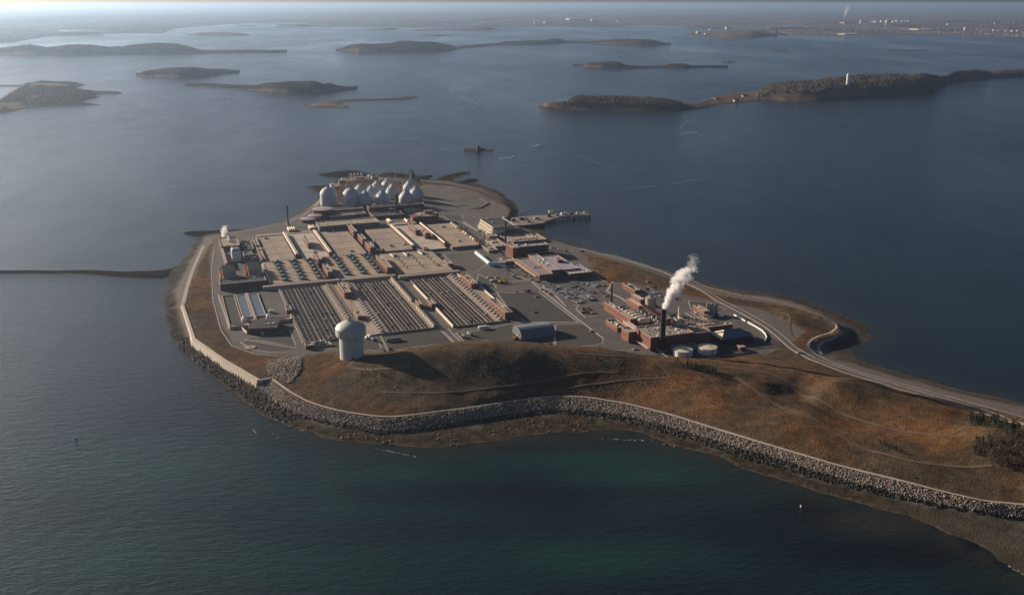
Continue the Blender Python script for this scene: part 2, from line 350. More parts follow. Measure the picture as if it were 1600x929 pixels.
# ground-cover mask: what grows or lies where, plus some painted hillside shade
px_poly = lambda l, z=8.0: pxw(l, z)
GRAVEL = [px_poly(p) for p in [
    [(262, 425), (300, 385), (325, 368), (335, 372), (308, 412), (284, 478), (275, 470)],
    [(660, 290), (700, 292), (745, 300), (795, 325), (790, 345), (745, 345), (700, 340), (650, 325), (650, 300)],
    [(400, 352), (470, 335), (500, 308), (505, 315), (475, 342), (445, 354), (400, 364), (385, 364)]]]
cov = np.zeros((len(pts), 4), np.float32)     # r: grass, g: gravel/bare, b: wet rock, a: dark scrub and painted slope shade
wet = np.clip((2.6 + fbm(pts[:, 0], pts[:, 1], 15, 3) * 3 - h) / 1.2, 0, 1); rocky = (inC & ~inP)
sand = np.exp(-(np.linalg.norm(pts - P(1560, 855)[:2], axis=1) / 75) ** 4) + np.exp(-(np.linalg.norm(pts - P(1180, 600)[:2], axis=1) / 1) ** 2)
sand = np.maximum(sand, inside(pts, pxw([(262, 420), (300, 385), (300, 410), (280, 470), (250, 470)], 2)).astype(float))
sand = np.maximum(sand, inside(pts, pxw([(850, 372), (1000, 408), (1200, 455), (1345, 510), (1370, 540), (1400, 575), (1620, 630), (1620, 660), (1250, 565), (1200, 480), (860, 392)], 3)).astype(float))
bare = np.zeros(len(pts))
for g in GRAVEL: bare = np.maximum(bare, inside(pts + warp, g).astype(float))
bare = np.where(rocky, 1.0, bare); bare = np.where(inF, 1, bare)
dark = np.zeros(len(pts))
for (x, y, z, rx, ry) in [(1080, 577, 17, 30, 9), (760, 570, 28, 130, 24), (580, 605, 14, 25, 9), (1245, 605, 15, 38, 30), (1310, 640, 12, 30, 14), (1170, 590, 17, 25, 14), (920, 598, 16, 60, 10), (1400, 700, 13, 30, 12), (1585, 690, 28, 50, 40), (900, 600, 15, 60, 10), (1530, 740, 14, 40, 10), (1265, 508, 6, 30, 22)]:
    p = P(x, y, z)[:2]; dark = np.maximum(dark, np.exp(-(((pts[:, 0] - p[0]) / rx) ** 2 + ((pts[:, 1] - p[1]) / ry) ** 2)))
dark = np.clip(dark * .75 + fbm(pts[:, 0], pts[:, 1], 60, 4) * 1.3, 0, 1)  # scrub patches that also paint shade into the seaward slope and hollows
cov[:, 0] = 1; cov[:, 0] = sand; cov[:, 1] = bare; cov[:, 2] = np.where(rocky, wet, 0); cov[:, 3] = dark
ii, jj = np.meshgrid(np.arange(NX - 1), np.arange(NY - 1)); base = (jj * NX + ii).ravel()
fc = np.stack([base, base + 1, base + NX + 1, base + NX], 1)
keep = (h[fc] > -3.4).any(1)
ter, nt, b = new_mat("island_ground"); MATS["ter"] = ter
at = nt.nodes.new("ShaderNodeVertexColor"); at.layer_name = "cover"
sep = nt.nodes.new("ShaderNodeSeparateColor"); nt.links.new(at.outputs[0], sep.inputs[0])
v = pos_vec(nt); nA = noise(nt, 0.018, 7, 0.62, v); nB = noise(nt, 0.11, 6, 0.7, v); nC = noise(nt, 0.55, 4, 0.7, v); nW = noise(nt, 0.05, 5, 0.7, v)
def mixc(nt, f, a, bb):
    m = nt.nodes.new("ShaderNodeMix"); m.data_type = 'RGBA'
    for s, i in ((f, 0), (a, 6), (bb, 7)):
        if isinstance(s, (int, float)): m.inputs[i].default_value = s
        elif isinstance(s, tuple): m.inputs[i].default_value = (*s, 1)
        else: nt.links.new(s, m.inputs[i])
    return m.outputs[2]
g1 = ramp(nt, nA.outputs[0], [(0.36, (0.05, 0.026, 0.013)), (0.46, (0.13, 0.058, 0.024)), (0.54, (0.21, 0.10, 0.042)), (0.66, (0.14, 0.08, 0.04))])
g2 = ramp(nt, nB.outputs[0], [(0.34, (0.03, 0.02, 0.012)), (0.48, (0.125, 0.065, 0.03)), (0.66, (0.24, 0.145, 0.075))])
grass = mixc(nt, 0.5, g1.outputs[0], g2.outputs[0])
g3 = ramp(nt, nC.outputs[0], [(0.34, (0.35, 0.37, 0.38)), (0.5, (0.95, 0.95, 0.95)), (0.66, (1.55, 1.5, 1.4))])
mu = nt.nodes.new("ShaderNodeMix"); mu.data_type = 'RGBA'; mu.blend_type = 'MULTIPLY'; mu.inputs[0].default_value = 0.8
nt.links.new(grass, mu.inputs[6]); nt.links.new(g3.outputs[0], mu.inputs[7])
scrub = ramp(nt, nB.outputs[0], [(0.3, (0.022, 0.02, 0.013)), (0.55, (0.05, 0.042, 0.026)), (0.72, (0.11, 0.08, 0.045))])  # dark tones for scrub and for the painted hillside shade
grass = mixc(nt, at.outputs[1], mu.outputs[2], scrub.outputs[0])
grav = ramp(nt, nC.outputs[0], [(0.3, (0.10, 0.088, 0.078)), (0.5, (0.17, 0.145, 0.125)), (0.7, (0.25, 0.21, 0.18))])
nD = noise(nt, 0.012, 6, 0.65, v); dr = ramp(nt, nD.outputs[0], [(0.42, (0,) * 3), (0.56, (0.85,) * 3)]); dl = ramp(nt, nB.outputs[0], [(0.35, (0.05, 0.04, 0.028)), (0.65, (0.12, 0.09, 0.058))])
grass = mixc(nt, dr.outputs[0], grass, dl.outputs[0])
col = mixc(nt, sep.outputs[1], grass, grav.outputs[0])
rock = ramp(nt, nB.outputs[0], [(0.3, (0.016, 0.013, 0.010)), (0.5, (0.05, 0.038, 0.025)), (0.68, (0.10, 0.072, 0.045))])
wets = ramp(nt, nW.outputs[0], [(0.3, (0.04, 0.034, 0.026)), (0.7, (0.10, 0.085, 0.062))])
rs = mixc(nt, sep.outputs[0], rock.outputs[0], wets.outputs[0])
col = mixc(nt, sep.outputs[2], col, rs)
nt.links.new(col, b.inputs["Base Color"]); b.inputs["Roughness"].default_value = 0.95; b.inputs["Specular IOR Level"].default_value = 0.03
bp = nt.nodes.new("ShaderNodeBump"); bp.inputs["Strength"].default_value = 0.9; bp.inputs["Distance"].default_value = 1.8
nt.links.new(nC.outputs[0], bp.inputs["Height"]); nt.links.new(bp.outputs[0], b.inputs["Normal"])
used = np.zeros(len(pts), bool); used[fc[keep].ravel()] = True; remap = np.cumsum(used) - 1
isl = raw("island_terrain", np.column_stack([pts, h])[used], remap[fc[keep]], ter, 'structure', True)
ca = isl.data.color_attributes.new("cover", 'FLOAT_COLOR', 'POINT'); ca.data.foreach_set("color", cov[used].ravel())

# ---------------------------------------------------------------- the sea
def graded(lo, hi, f0, f1, s, far):
    a = list(np.arange(f0, f1 + s, s)); st = s
    x = a[-1]
    while x < hi: st *= 1.35; x += st; a.append(min(x, hi))
    st = s; x = a[0]; pre = []
    while x > lo: st *= 1.35; x -= st; pre.append(max(x, lo))
    return np.array(pre[::-1] + a)
wx = graded(-250000, 250000, -900, 900, 12, 0); wy = graded(-3000, 420000, 150, 1500, 12, 0)
WX, WY = np.meshgrid(wx, wy); wp = np.stack([WX.ravel(), WY.ravel()], 1)
sh = np.zeros(len(wp)); kelp = np.zeros(len(wp))
for (x, y, rx, ry, a) in [(880, 715, 110, 22, .7), (1010, 745, 80, 34, .7), (1150, 775, 75, 24, .55), (640, 740, 120, 22, .5), (420, 760, 110, 30, .4), (560, 800, 80, 25, .5), (960, 870, 90, 28, .7), (740, 800, 40, 14, .35), (1450, 905, 90, 22, .35), (250, 720, 200, 60, .55), (100, 880, 240, 50, .65), (420, 880, 200, 40, .6), (1580, 905, 60, 12, .5)]:
    p = P(x, y)[:2]; sh = np.maximum(sh, a * np.exp(-(((wp[:, 0] - p[0]) / rx) ** 2 + ((wp[:, 1] - p[1]) / ry) ** 2)))
for (x, y, rx, ry, a) in [(1400, 860, 75, 20, 1), (1270, 800, 30, 25, .9), (900, 770, 110, 14, .6), (700, 690, 120, 16, .8), (1180, 830, 60, 22, .5)]:
    p = P(x, y)[:2]; kelp = np.maximum(kelp, a * np.exp(-(((wp[:, 0] - p[0]) / rx) ** 2 + ((wp[:, 1] - p[1]) / ry) ** 2)))
nn = fbm(wp[:, 0], wp[:, 1], 90, 4); sh = np.clip(sh + nn * 0.7 * (sh > 0.03), 0, 1) * (1 - kelp * .8)
nearc = np.exp(-dist(wp, COAST) / 14.0) * (~inside(wp, COAST))
_p = P(1375, 815)[:2]; nearc = np.maximum(nearc, .8 * np.exp(-(((wp[:, 0] - _p[0]) / 42) ** 2 + ((wp[:, 1] - _p[1]) / 20) ** 2) ** 1.5)); _p = P(800, 690)[:2]; nearc = np.maximum(nearc, .5 * np.exp(-(((wp[:, 0] - _p[0]) / 110) ** 2 + ((wp[:, 1] - _p[1]) / 14) ** 2)))
sc = np.zeros((len(wp), 4), np.float32); sc[:, 0] = sh; sc[:, 1] = kelp; sc[:, 2] = nearc; sc[:, 3] = 1
i2, j2 = np.meshgrid(np.arange(len(wx) - 1), np.arange(len(wy) - 1)); b2 = (j2 * len(wx) + i2).ravel()
wm, nt, b = new_mat("sea_water")
at = nt.nodes.new("ShaderNodeVertexColor"); at.layer_name = "seabed"
sep = nt.nodes.new("ShaderNodeSeparateColor"); nt.links.new(at.outputs[0], sep.inputs[0])
c0 = mixc(nt, sep.outputs[0], (0.005, 0.013, 0.016), (0.013, 0.052, 0.042))
c1 = mixc(nt, sep.outputs[1], c0, (0.003, 0.004, 0.005)); c2 = mixc(nt, sep.outputs[2], c1, (0.03, 0.028, 0.018))
nt.links.new(c2, b.inputs["Base Color"]); b.inputs["IOR"].default_value = 1.33
vw = pos_vec(nt, (1, 1, 1)); vs1 = pos_vec(nt, (0.0011, 0.0004, 0.001))
sl = noise(nt, 1.0, 6, 0.62, vs1); sl.inputs["Distortion"].default_value = 0.2
rr = ramp(nt, sl.outputs[0], [(0.36, (0.26,) * 3), (0.5, (0.20,) * 3), (0.66, (0.08,) * 3)])
md = noise(nt, 0.012, 5, 0.7, pos_vec(nt, (1, .6, 1))); mr = ramp(nt, md.outputs[0], [(0.38, (1.7,) * 3), (0.5, (1.0,) * 3), (0.62, (0.55,) * 3)])
mx_ = nt.nodes.new("ShaderNodeMix"); mx_.data_type = 'RGBA'; mx_.blend_type = 'MULTIPLY'; mx_.inputs[0].default_value = .22; nt.links.new(rr.outputs[0], mx_.inputs[6]); nt.links.new(mr.outputs[0], mx_.inputs[7])
nt.links.new(mx_.outputs[2], b.inputs["Roughness"])
mpw = nt.nodes.new("ShaderNodeMapping"); mpw.inputs["Rotation"].default_value = (0, 0, R(-40)); mpw.inputs["Scale"].default_value = (0.075, 0.17, 0.1)
nt.links.new(vw, mpw.inputs["Vector"])
w1 = noise(nt, 1.0, 4, 0.6, mpw.outputs[0]); w2 = noise(nt, 3.4, 4, 0.65, mpw.outputs[0])
ad = nt.nodes.new("ShaderNodeMath"); ad.operation = 'MULTIPLY_ADD'; ad.inputs[1].default_value = 0.6
nt.links.new(w2.outputs[0], ad.inputs[0]); nt.links.new(w1.outputs[0], ad.inputs[2])
bw = nt.nodes.new("ShaderNodeBump"); bw.inputs["Distance"].default_value = 1.6; bw.inputs["Strength"].default_value = 0.65
nt.links.new(ad.outputs[0], bw.inputs["Height"]); nt.links.new(bw.outputs[0], b.inputs["Normal"])
seao = raw("sea_water", np.column_stack([wp, np.zeros(len(wp))]), np.stack([b2, b2 + 1, b2 + len(wx) + 1, b2 + len(wx)], 1), wm, 'structure', True)
ca = seao.data.color_attributes.new("seabed", 'FLOAT_COLOR', 'POINT'); ca.data.foreach_set("color", sc.ravel())

# ---------------------------------------------------------------- far islands
wi, nt, b = new_mat("far_island_ground")
vi = pos_vec(nt); n1 = noise(nt, 0.006, 6, 0.65, vi); n2 = noise(nt, 0.04, 5, 0.7, vi)
gg = nt.nodes.new("ShaderNodeNewGeometry"); sx = nt.nodes.new("ShaderNodeSeparateXYZ"); nt.links.new(gg.outputs["Position"], sx.inputs[0])
cc = ramp(nt, n1.outputs[0], [(0.35, (0.06, 0.042, 0.03)), (0.5, (0.11, 0.068, 0.042)), (0.64, (0.19, 0.115, 0.06))])
cc2 = ramp(nt, n2.outputs[0], [(0.35, (0.5,) * 3), (0.65, (1.3,) * 3)])
mm = nt.nodes.new("ShaderNodeMix"); mm.data_type = 'RGBA'; mm.blend_type = 'MULTIPLY'; mm.inputs[0].default_value = 1
nt.links.new(cc.outputs[0], mm.inputs[6]); nt.links.new(cc2.outputs[0], mm.inputs[7])
zr = nt.nodes.new("ShaderNodeMapRange"); zr.inputs[1].default_value = 1.2; zr.inputs[2].default_value = 3.5; nt.links.new(sx.outputs[2], zr.inputs[0])
fin = mixc(nt, zr.outputs[0], (0.040, 0.033, 0.027), mm.outputs[2])
nt.links.new(fin, b.inputs["Base Color"]); b.inputs["Roughness"].default_value = 0.95; b.inputs["Specular IOR Level"].default_value = 0.1
def interp(cols, x, k): return float(np.interp(x, [c[0] for c in cols], [c[k] for c in cols]))
def lump_mesh(cs, rs, hs, name, m, kind='stuff', seedn=3):
    """many small jittered crowns (8-sided lumps), one mesh"""
    N = len(cs); oc = np.array([[1, 0, 0], [0, 1, 0], [-1, 0, 0], [0, -1, 0], [.25, .2, 1], [-.3, -.2, .85]])
    fo = np.array([[0, 1, 4], [1, 2, 4], [2, 5, 4], [2, 3, 5], [3, 0, 5], [0, 4, 5]])
    ang = nr.rand(N) * 6.28; ca_, sa_ = np.cos(ang), np.sin(ang); V = np.zeros((N, 6, 3))
    j = oc[None] * (0.7 + 0.6 * nr.rand(N, 6, 1))
    V[:, :, 0] = cs[:, None, 0] + (j[:, :, 0] * ca_[:, None] - j[:, :, 1] * sa_[:, None]) * rs[:, None]
    V[:, :, 1] = cs[:, None, 1] + (j[:, :, 0] * sa_[:, None] + j[:, :, 1] * ca_[:, None]) * rs[:, None]
    V[:, :, 2] = cs[:, None, 2] + (j[:, :, 2] + 0.1 * nr.rand(N, 6)) * hs[:, None]
    F = (fo[None] + (np.arange(N) * 6)[:, None, None]).reshape(-1, 3)
    return raw(name, V.reshape(-1, 3), F, m, kind)
def loft_island(cols, ww, label, trees=0.0, tree_h=9.0, topf=0.55, n=90, beach=0.12, treezone=None, name="harbor_island"):
    """columns (x, y of the near shore, y of the skyline): a ridge of real depth ww metres"""
    xs = np.linspace(cols[0][0], cols[-1][0], n); K = 15; V = []
    crowns = []
    for i, x in enumerate(xs):
        yf, yt = interp(cols, x, 1), interp(cols, x, 2); t = i / (n - 1)
        w = (interp(cols, x, 3) if len(cols[0]) > 3 else ww) * max(0.15, min(1, 6 * t, 6 * (1 - t))) ** 0.6
        f = P(x, yf, 0.0); D = f[1]; dirv = f[:2] / D
        th = tree_h * trees if (treezone is None or any(a <= x <= b_ for a, b_ in treezone)) else 0
        Yt = D + topf * w; kk = (-math.sin(PITCH) * FOC + (464.5 - yt) * math.cos(PITCH)) / (math.cos(PITCH) * FOC + (464.5 - yt) * math.sin(PITCH))
        zt = max(3.8, CAMZ + Yt * kk - th)
        for k in range(K):
            s = k / (K - 1); Yk = D + s * w
            q = s / topf if s < topf else (1 - s) / (1 - topf)
            z = zt * (math.sin(min(1, q) * math.pi / 2) ** 0.8) if q > 0 else -1.0
            if s < beach: z = min(z, 2.0 * s / beach)
            X = dirv[0] * Yk; jit = float(fbm(np.array([X]), np.array([Yk]), 90, 3)[0])
            V.append((X, Yk + jit * 30 * (k in (0, K - 1)), z * (1 + jit * 0.35) if 0 < k < K - 1 else -0.6))
    V = np.array(V); a, b_ = np.meshgrid(np.arange(K - 1), np.arange(n - 1)); s0 = (b_ * K + a).ravel()
    o = raw(name, V, np.stack([s0, s0 + K, s0 + K + 1, s0 + 1], 1), wi, 'structure', True); o['label'] = label
    if trees:
        G2 = V.reshape(n, K, 3); spacing = tree_h * 0.48
        length = np.linalg.norm(G2[-1, 7, :2] - G2[0, 7, :2]); N = int(min(11000, length * ww / spacing ** 2 * trees))
        uu = nr.rand(N) * (n - 1.01); ss = (beach + 0.06 + nr.rand(N) * (0.9 - beach)) * (K - 1); i0, k0 = uu.astype(int), np.minimum(ss.astype(int), K - 2); fa, fb = (uu - i0)[:, None], (ss - k0)[:, None]
        p = (G2[i0, k0] * (1 - fa) + G2[i0 + 1, k0] * fa) * (1 - fb) + (G2[i0, k0 + 1] * (1 - fa) + G2[i0 + 1, k0 + 1] * fa) * fb
        xpx = xs[i0]; ok = p[:, 2] > 2.2
        if treezone is not None: ok &= np.any([(xpx >= a1) & (xpx <= b1) for a1, b1 in treezone], axis=0)
        ok &= (fbm(p[:, 0], p[:, 1], 140, 3) > -0.12 - 0.12 * trees) ; p = p[ok]
        if len(p): 
            r = tree_h * (0.30 + 0.28 * nr.rand(len(p))); w_ = lump_mesh(p, r, tree_h * (0.6 + 0.35 * nr.rand(len(p))), "woodland", WOOD)
            w_['label'] = "leafless woodland covering " + label
    return o
loft_island([(-60, 84, 76), (0, 86, 75), (50, 87.5, 70), (75, 87.5, 74), (112, 87.5, 70), (150, 86.5, 70.5), (175, 86, 74), (200, 85.5, 71), (225, 85, 69), (250, 85, 66.5), (275, 85, 67), (300, 85, 74), (320, 85, 79.5), (350, 84.5, 80), (400, 83.5, 79.5), (440, 82.3, 80), (448, 81.8, 81)],
            420, "long low island with wooded hills at far left", 0.9, 12, n=160)
loft_island([(213, 118.5, 117.5), (225, 121, 112), (250, 122, 108), (280, 123, 105), (300, 122.5, 105), (330, 119, 107.5), (350, 116, 108), (374, 114, 111.5)], 210, "small oval wooded island left of centre", 0.8, 8)
loft_island([(289, 134, 132.5), (320, 136.5, 134), (350, 139, 134), (385, 141, 134), (400, 143, 134), (425, 145.5, 129), (450, 147, 128), (490, 147.5, 128), (507, 146, 132), (514, 145.5, 129.5), (530, 143, 135), (558, 139, 137.5)], 190, "brown island tapering to a spit on its left", 0.7, 7, n=120)
loft_island([(525, 80, 79), (545, 81, 70), (560, 82, 68), (590, 82.5, 67.5), (610, 82, 67), (625, 82, 64.5), (650, 82, 63.5), (680, 81, 65), (700, 80, 69), (714, 78, 73), (724, 76, 74), (750, 73.5, 72), (772, 72, 69), (790, 71, 64), (820, 70.5, 63), (850, 70, 62.5), (868, 69, 59.5), (880, 68, 62), (888, 67.5, 66), (905, 68, 66), (930, 69.5, 63.5), (960, 70.5, 61), (1000, 71, 60), (1020, 71, 61.5), (1040, 70, 67), (1048, 69.5, 69)],
            380, "chain of dark wooded hills joined by a low bar", 1.0, 11, n=200)
loft_island([(568, 46.5, 46), (590, 47, 44), (610, 47, 43.5), (623, 46, 45.5)], 300, "tiny faint island near the far shore", 0, n=30)
loft_island([(640, 48.5, 48), (660, 48.5, 45), (690, 48, 45), (730, 48, 43), (760, 48, 42), (778, 46, 45)], 500, "long faint island near the far shore", 0, n=40)
loft_island([(650, 55.5, 55), (680, 56.5, 54), (705, 56, 55.5)], 120, "thin faint reef in mid bay", 0, n=20)
loft_island([(290, 54.5, 54), (310, 56, 51), (350, 56, 50), (375, 56, 51.5), (392, 55, 54.5)], 400, "faint wooded islet near upper left", 0, n=40)
loft_island([(365, 40.5, 40), (380, 41, 39), (400, 41, 39.5)], 500, "faintest islet against the far shore", 0, n=20)
loft_island([(895, 102.5, 101.5), (910, 103.5, 101), (918, 105.5, 98.5), (940, 107, 97), (965, 107.5, 97), (975, 107.5, 101), (1000, 107, 103), (1035, 106.5, 103.5), (1045, 106.5, 99.5), (1070, 107, 99), (1080, 106.5, 102.5), (1110, 105.5, 102.5), (1137, 105, 104)], 130, "slim twin humped island right of centre", 0.8, 6, n=110)
loft_island([(1205, 80.2, 80), (1218, 80.4, 79.4), (1232, 80.2, 80)], 60, "small dark rock awash near upper right", 0, n=14)
loft_island([(1385, 78.5, 78), (1420, 79.3, 77.8), (1452, 78.5, 78)], 70, "flat dark reef near upper right", 0, n=24)
loft_island([(842, 165, 163.5, 60), (855, 168.5, 160, 60), (870, 170, 160, 80), (886, 171, 157, 150), (895, 171.5, 150.5, 170), (905, 172, 148.5, 190), (930, 173, 149.5, 200), (955, 173.5, 147.5, 200), (980, 174, 148.5, 200), (1010, 174.5, 149.5, 200), (1040, 175, 153.5, 190), (1058, 174.5, 157, 170), (1066, 173.5, 162, 160), (1080, 172, 163, 170), (1100, 169.5, 159, 260), (1120, 166, 153, 420),
    (1150, 162, 150, 480), (1180, 159.5, 146, 420), (1200, 158.5, 131, 520), (1225, 160, 127, 540), (1250, 160.5, 126, 560), (1275, 160, 123, 560), (1300, 158, 118.5, 560), (1325, 156.5, 117, 560), (1360, 154, 115.5, 540), (1400, 151.5, 115, 500), (1440, 148, 115.5, 460), (1458, 145, 116, 420), (1466, 137, 119, 320), (1480, 133, 119, 260)],
    400, "large island with a dense wooded head and a broad hill", 1.0, 9, n=260, treezone=[(886, 1062), (1185, 1470)], topf=0.6)
loft_island([(1474, 130, 120), (1490, 127.5, 110.5), (1520, 126, 109.5), (1540, 124, 110), (1548, 123, 114), (1560, 122, 110), (1600, 121, 108.5), (1700, 120, 108)], 240, "far wooded point behind the broad island hill", 0.9, 9, n=90)
loft_island([(1128, 97.2, 96.6), (1138, 97.6, 96), (1148, 97.4, 96.8)], 40, "low ledge under the small channel beacon", 0, n=14)
def flat_island(poly_px, hmax, label, wdt=14.0, step=14.0, trees=0, name="harbor_island", tree_h=7):
    poly = pxw(poly_px); lo, hi = poly.min(0) - 20, poly.max(0) + 20
    X, Y = np.meshgrid(np.arange(lo[0], hi[0], step), np.arange(lo[1], hi[1], step)); p = np.stack([X.ravel(), Y.ravel()], 1)
    q = p + np.stack([fbm(p[:, 0], p[:, 1], 70, 3), fbm(p[:, 0] + 99, p[:, 1], 70, 3)], 1) * 24
    ins = inside(q, poly); d = dist(q, poly); z = np.where(ins, hmax * (1 - np.exp(-d / wdt)), -d * 0.15)
    z = np.clip(z + np.where(ins, fbm(p[:, 0], p[:, 1], 160, 4) * hmax * 0.7 * np.clip(d / 40, 0, 1), 0), -2.5, 99)
    nx = X.shape[1]; i_, j_ = np.meshgrid(np.arange(nx - 1), np.arange(X.shape[0] - 1)); s = (j_ * nx + i_).ravel(); F = np.stack([s, s + 1, s + nx + 1, s + nx], 1)
    F = F[(z[F] > -2.0).any(1)]
    o = raw(name, np.column_stack([p, z]), F, wi, 'structure', True); o['label'] = label
    if not trees: return o
    if trees:
        k = np.where(ins & (d > 25) & (fbm(p[:, 0], p[:, 1], 200, 3) > -0.12))[0]; k = np.repeat(k, trees); c = np.column_stack([p[k] + (nr.rand(len(k), 2) - .5) * step, z[k]])
        lump_mesh(c, tree_h * (0.5 + .4 * nr.rand(len(k))), tree_h * (0.7 + .5 * nr.rand(len(k))), "woodland", WOOD)['label'] = "leafless woodland covering " + label
flat_island([(-80, 186), (0, 177), (25, 173.5), (45, 169), (90, 166), (120, 165), (160, 163.5), (135, 161), (128, 158.5), (142, 153.5), (160, 152), (146, 150), (152, 147.5), (189, 146), (187, 143.5), (150, 143), (112, 138), (136, 132), (118, 130), (60, 129.5), (35, 132), (14, 145), (-10, 160), (-80, 175)],
            16, "brown island with ragged spits at the left edge", 60, 9, 1, tree_h=4)
flat_island([(-80, 133), (0, 133), (36, 133), (36, 134.6), (0, 134.8), (-80, 135)], 2.5, "thin causeway behind the island at left edge", 10, 9)
flat_island([(472, 164.5), (488, 168), (520, 168), (547, 169.5), (546, 167), (534, 164), (538, 159.5), (560, 157.5), (600, 156.5), (640, 155.5), (655, 152.2), (650, 150.5), (618, 150.5), (642, 152), (630, 153.5), (590, 154.5), (545, 155.5), (520, 157.5), (500, 160), (483, 162)],
            6, "low island with a long thin curving sandbar", 22, 9)
REEF = mat("weedy_ledge", (0.03, 0.025, 0.02), 0.95, 0.5, 0.05, spec=0.0)
def reef(px, hmax, label, wdt=8):
    o = flat_island(px, hmax, label, wdt, 5.0, name="reef_ledge"); o.data.materials[0] = REEF
reef([(497, 272), (512, 270.5), (530, 267.5), (555, 266), (575, 270), (592, 273.5), (580, 277), (555, 276), (535, 278.5), (510, 276.5)], 2.5, "long dark ledge off the upper left point")
reef([(598, 272), (612, 269), (628, 270.5), (640, 274), (636, 279), (615, 277), (600, 275)], 2.5, "dark ledge behind the eggs")
reef([(646, 276), (660, 275), (676, 273.5), (678, 277), (668, 281), (650, 284)], 2.5, "dark ledge right of the pointed outcrop")
reef([(676, 283), (692, 276), (712, 271), (722, 268.5), (736, 269), (728, 272), (710, 276), (700, 281), (690, 286)], 2.5, "upper of the two dark hooked ledges")
reef([(712, 287), (728, 280), (740, 279), (744, 281), (738, 284), (724, 288)], 4, "lower of the two dark hooked ledges")
reef([(476, 292.5), (492, 290.5), (520, 290.5), (515, 299), (495, 300), (486, 300), (497, 297), (492, 293.5)], 2.5, "dark ledge left of the gas holders")
reef([(285, 364), (300, 362), (330, 361), (372, 359), (370, 362.5), (335, 366), (318, 371), (296, 368)], 2.5, "dark rocks at the upper left beach corner")
reef([(-90, 421), (100, 422.5), (200, 424), (230, 422), (268, 419), (268, 433), (235, 435), (205, 432), (100, 427), (-90, 427)], 2.2, "long dark gravel spit running off to the left")
loft_island([(725, 234.2, 233.6), (733, 235.5, 231.5), (745, 236.2, 231.5), (752, 235.8, 230.5), (757, 234.6, 233), (770, 235.8, 234.4)], 26, "small dark rock in mid channel carrying a beacon", 0, n=26, name="channel_rock")

# mainland: terrain out to the horizon
wl, nt, b = new_mat("mainland_cover")
vl = pos_vec(nt, (1, .35, 1)); n1 = noise(nt, 0.0011, 7, 0.7, vl); n2 = noise(nt, 0.008, 4, 0.75, vl)
c1_ = ramp(nt, n1.outputs[0], [(0.35, (0.05, 0.04, 0.036)), (0.5, (0.13, 0.098, 0.09)), (0.62, (0.2, 0.16, 0.145))])
c2_ = ramp(nt, n2.outputs[0], [(0.35, (0.5,) * 3), (0.6, (1.2,) * 3), (0.74, (2.4,) * 3)])
mm = nt.nodes.new("ShaderNodeMix"); mm.data_type = 'RGBA'; mm.blend_type = 'MULTIPLY'; mm.inputs[0].default_value = 1
nt.links.new(c1_.outputs[0], mm.inputs[6]); nt.links.new(c2_.outputs[0], mm.inputs[7])
nt.links.new(mm.outputs[2], b.inputs["Base Color"]); b.inputs["Roughness"].default_value = 1.0; b.inputs["Specular IOR Level"].default_value = 0.0
shore = [(-900, 72), (-200, 70), (0, 69), (20, 68), (40, 63.5), (70, 59), (110, 57.5), (150, 53.5), (258, 52.5), (266, 47), (300, 43), (350, 39), (400, 36.5), (432, 38), (436, 40.5), (480, 42), (550, 42.5), (640, 44), (700, 43.5), (800, 42.5), (880, 42.3), (972, 42), (982, 40), (1060, 40.8), (1082, 45), (1200, 45), (1206, 55.8), (1300, 55.5), (1400, 55.5), (1480, 55.2), (1550, 58), (1600, 60.5), (1700, 63), (2600, 70)]
xs = np.concatenate([np.linspace(-900, -20, 30), np.linspace(-10, 1610, 420), np.linspace(1630, 2600, 30)]); V = []; K = 46
for x in xs:
    y0 = interp(shore, x, 1) + 0.5 * float(fbm(np.array([x * 1.0]), np.array([3.0]), 30, 4)[0]) * 2.5; f = P(x, y0, 0.0); dv = f[:2] / f[1]
    for k in range(K):
        Yk = f[1] * (340000.0 / f[1]) ** ((k / (K - 1)) ** 1.25); V.append((dv[0] * Yk, Yk, 0))
V = np.array(V); k = np.tile(np.arange(K), len(xs)); z = 6 + (fbm(V[:, 0], V[:, 1], 3500, 5) + 0.25) * 90 * np.clip(k / 9, 0, 1); z = np.clip(z, 2.0, 200); z[k == 0] = -1.0; z[k == 1] = 2.0; V[:, 2] = z
a, b_ = np.meshgrid(np.arange(K - 1), np.arange(len(xs) - 1)); s0 = (b_ * K + a).ravel()
ml = raw("mainland_terrain", V, np.stack([s0, s0 + K, s0 + K + 1, s0 + 1], 1), wl, 'structure', True)
loft_island([(1070, 54.5, 53), (1080, 55, 51), (1100, 58, 50), (1130, 61, 49), (1150, 62, 48.5), (1175, 61.5, 47.5), (1200, 57.5, 46), (1215, 56.5, 46)], 2200, "low built up peninsula at upper right", 0, n=60, name="peninsula_terrain")
wsh = bpy.data.materials.get("sea_water")
for (x0, x1, y0, y1) in [(88, 166, 47.3, 49.8), (425, 484, 36, 37.8), (690, 762, 39.2, 40.8), (1150, 1265, 41, 43.2), (1250, 1290, 34.5, 35.2)]:
    q = [P(x0, y1, 40)[:2], P(x1, y1, 40)[:2], P(x1 - 8, y0, 40)[:2], P(x0 + 8, y0, 40)[:2]]
    raw("inland_water", np.array([(*p, 42.0) for p in q]), np.array([[0, 1, 2, 3]]), wsh, 'structure')
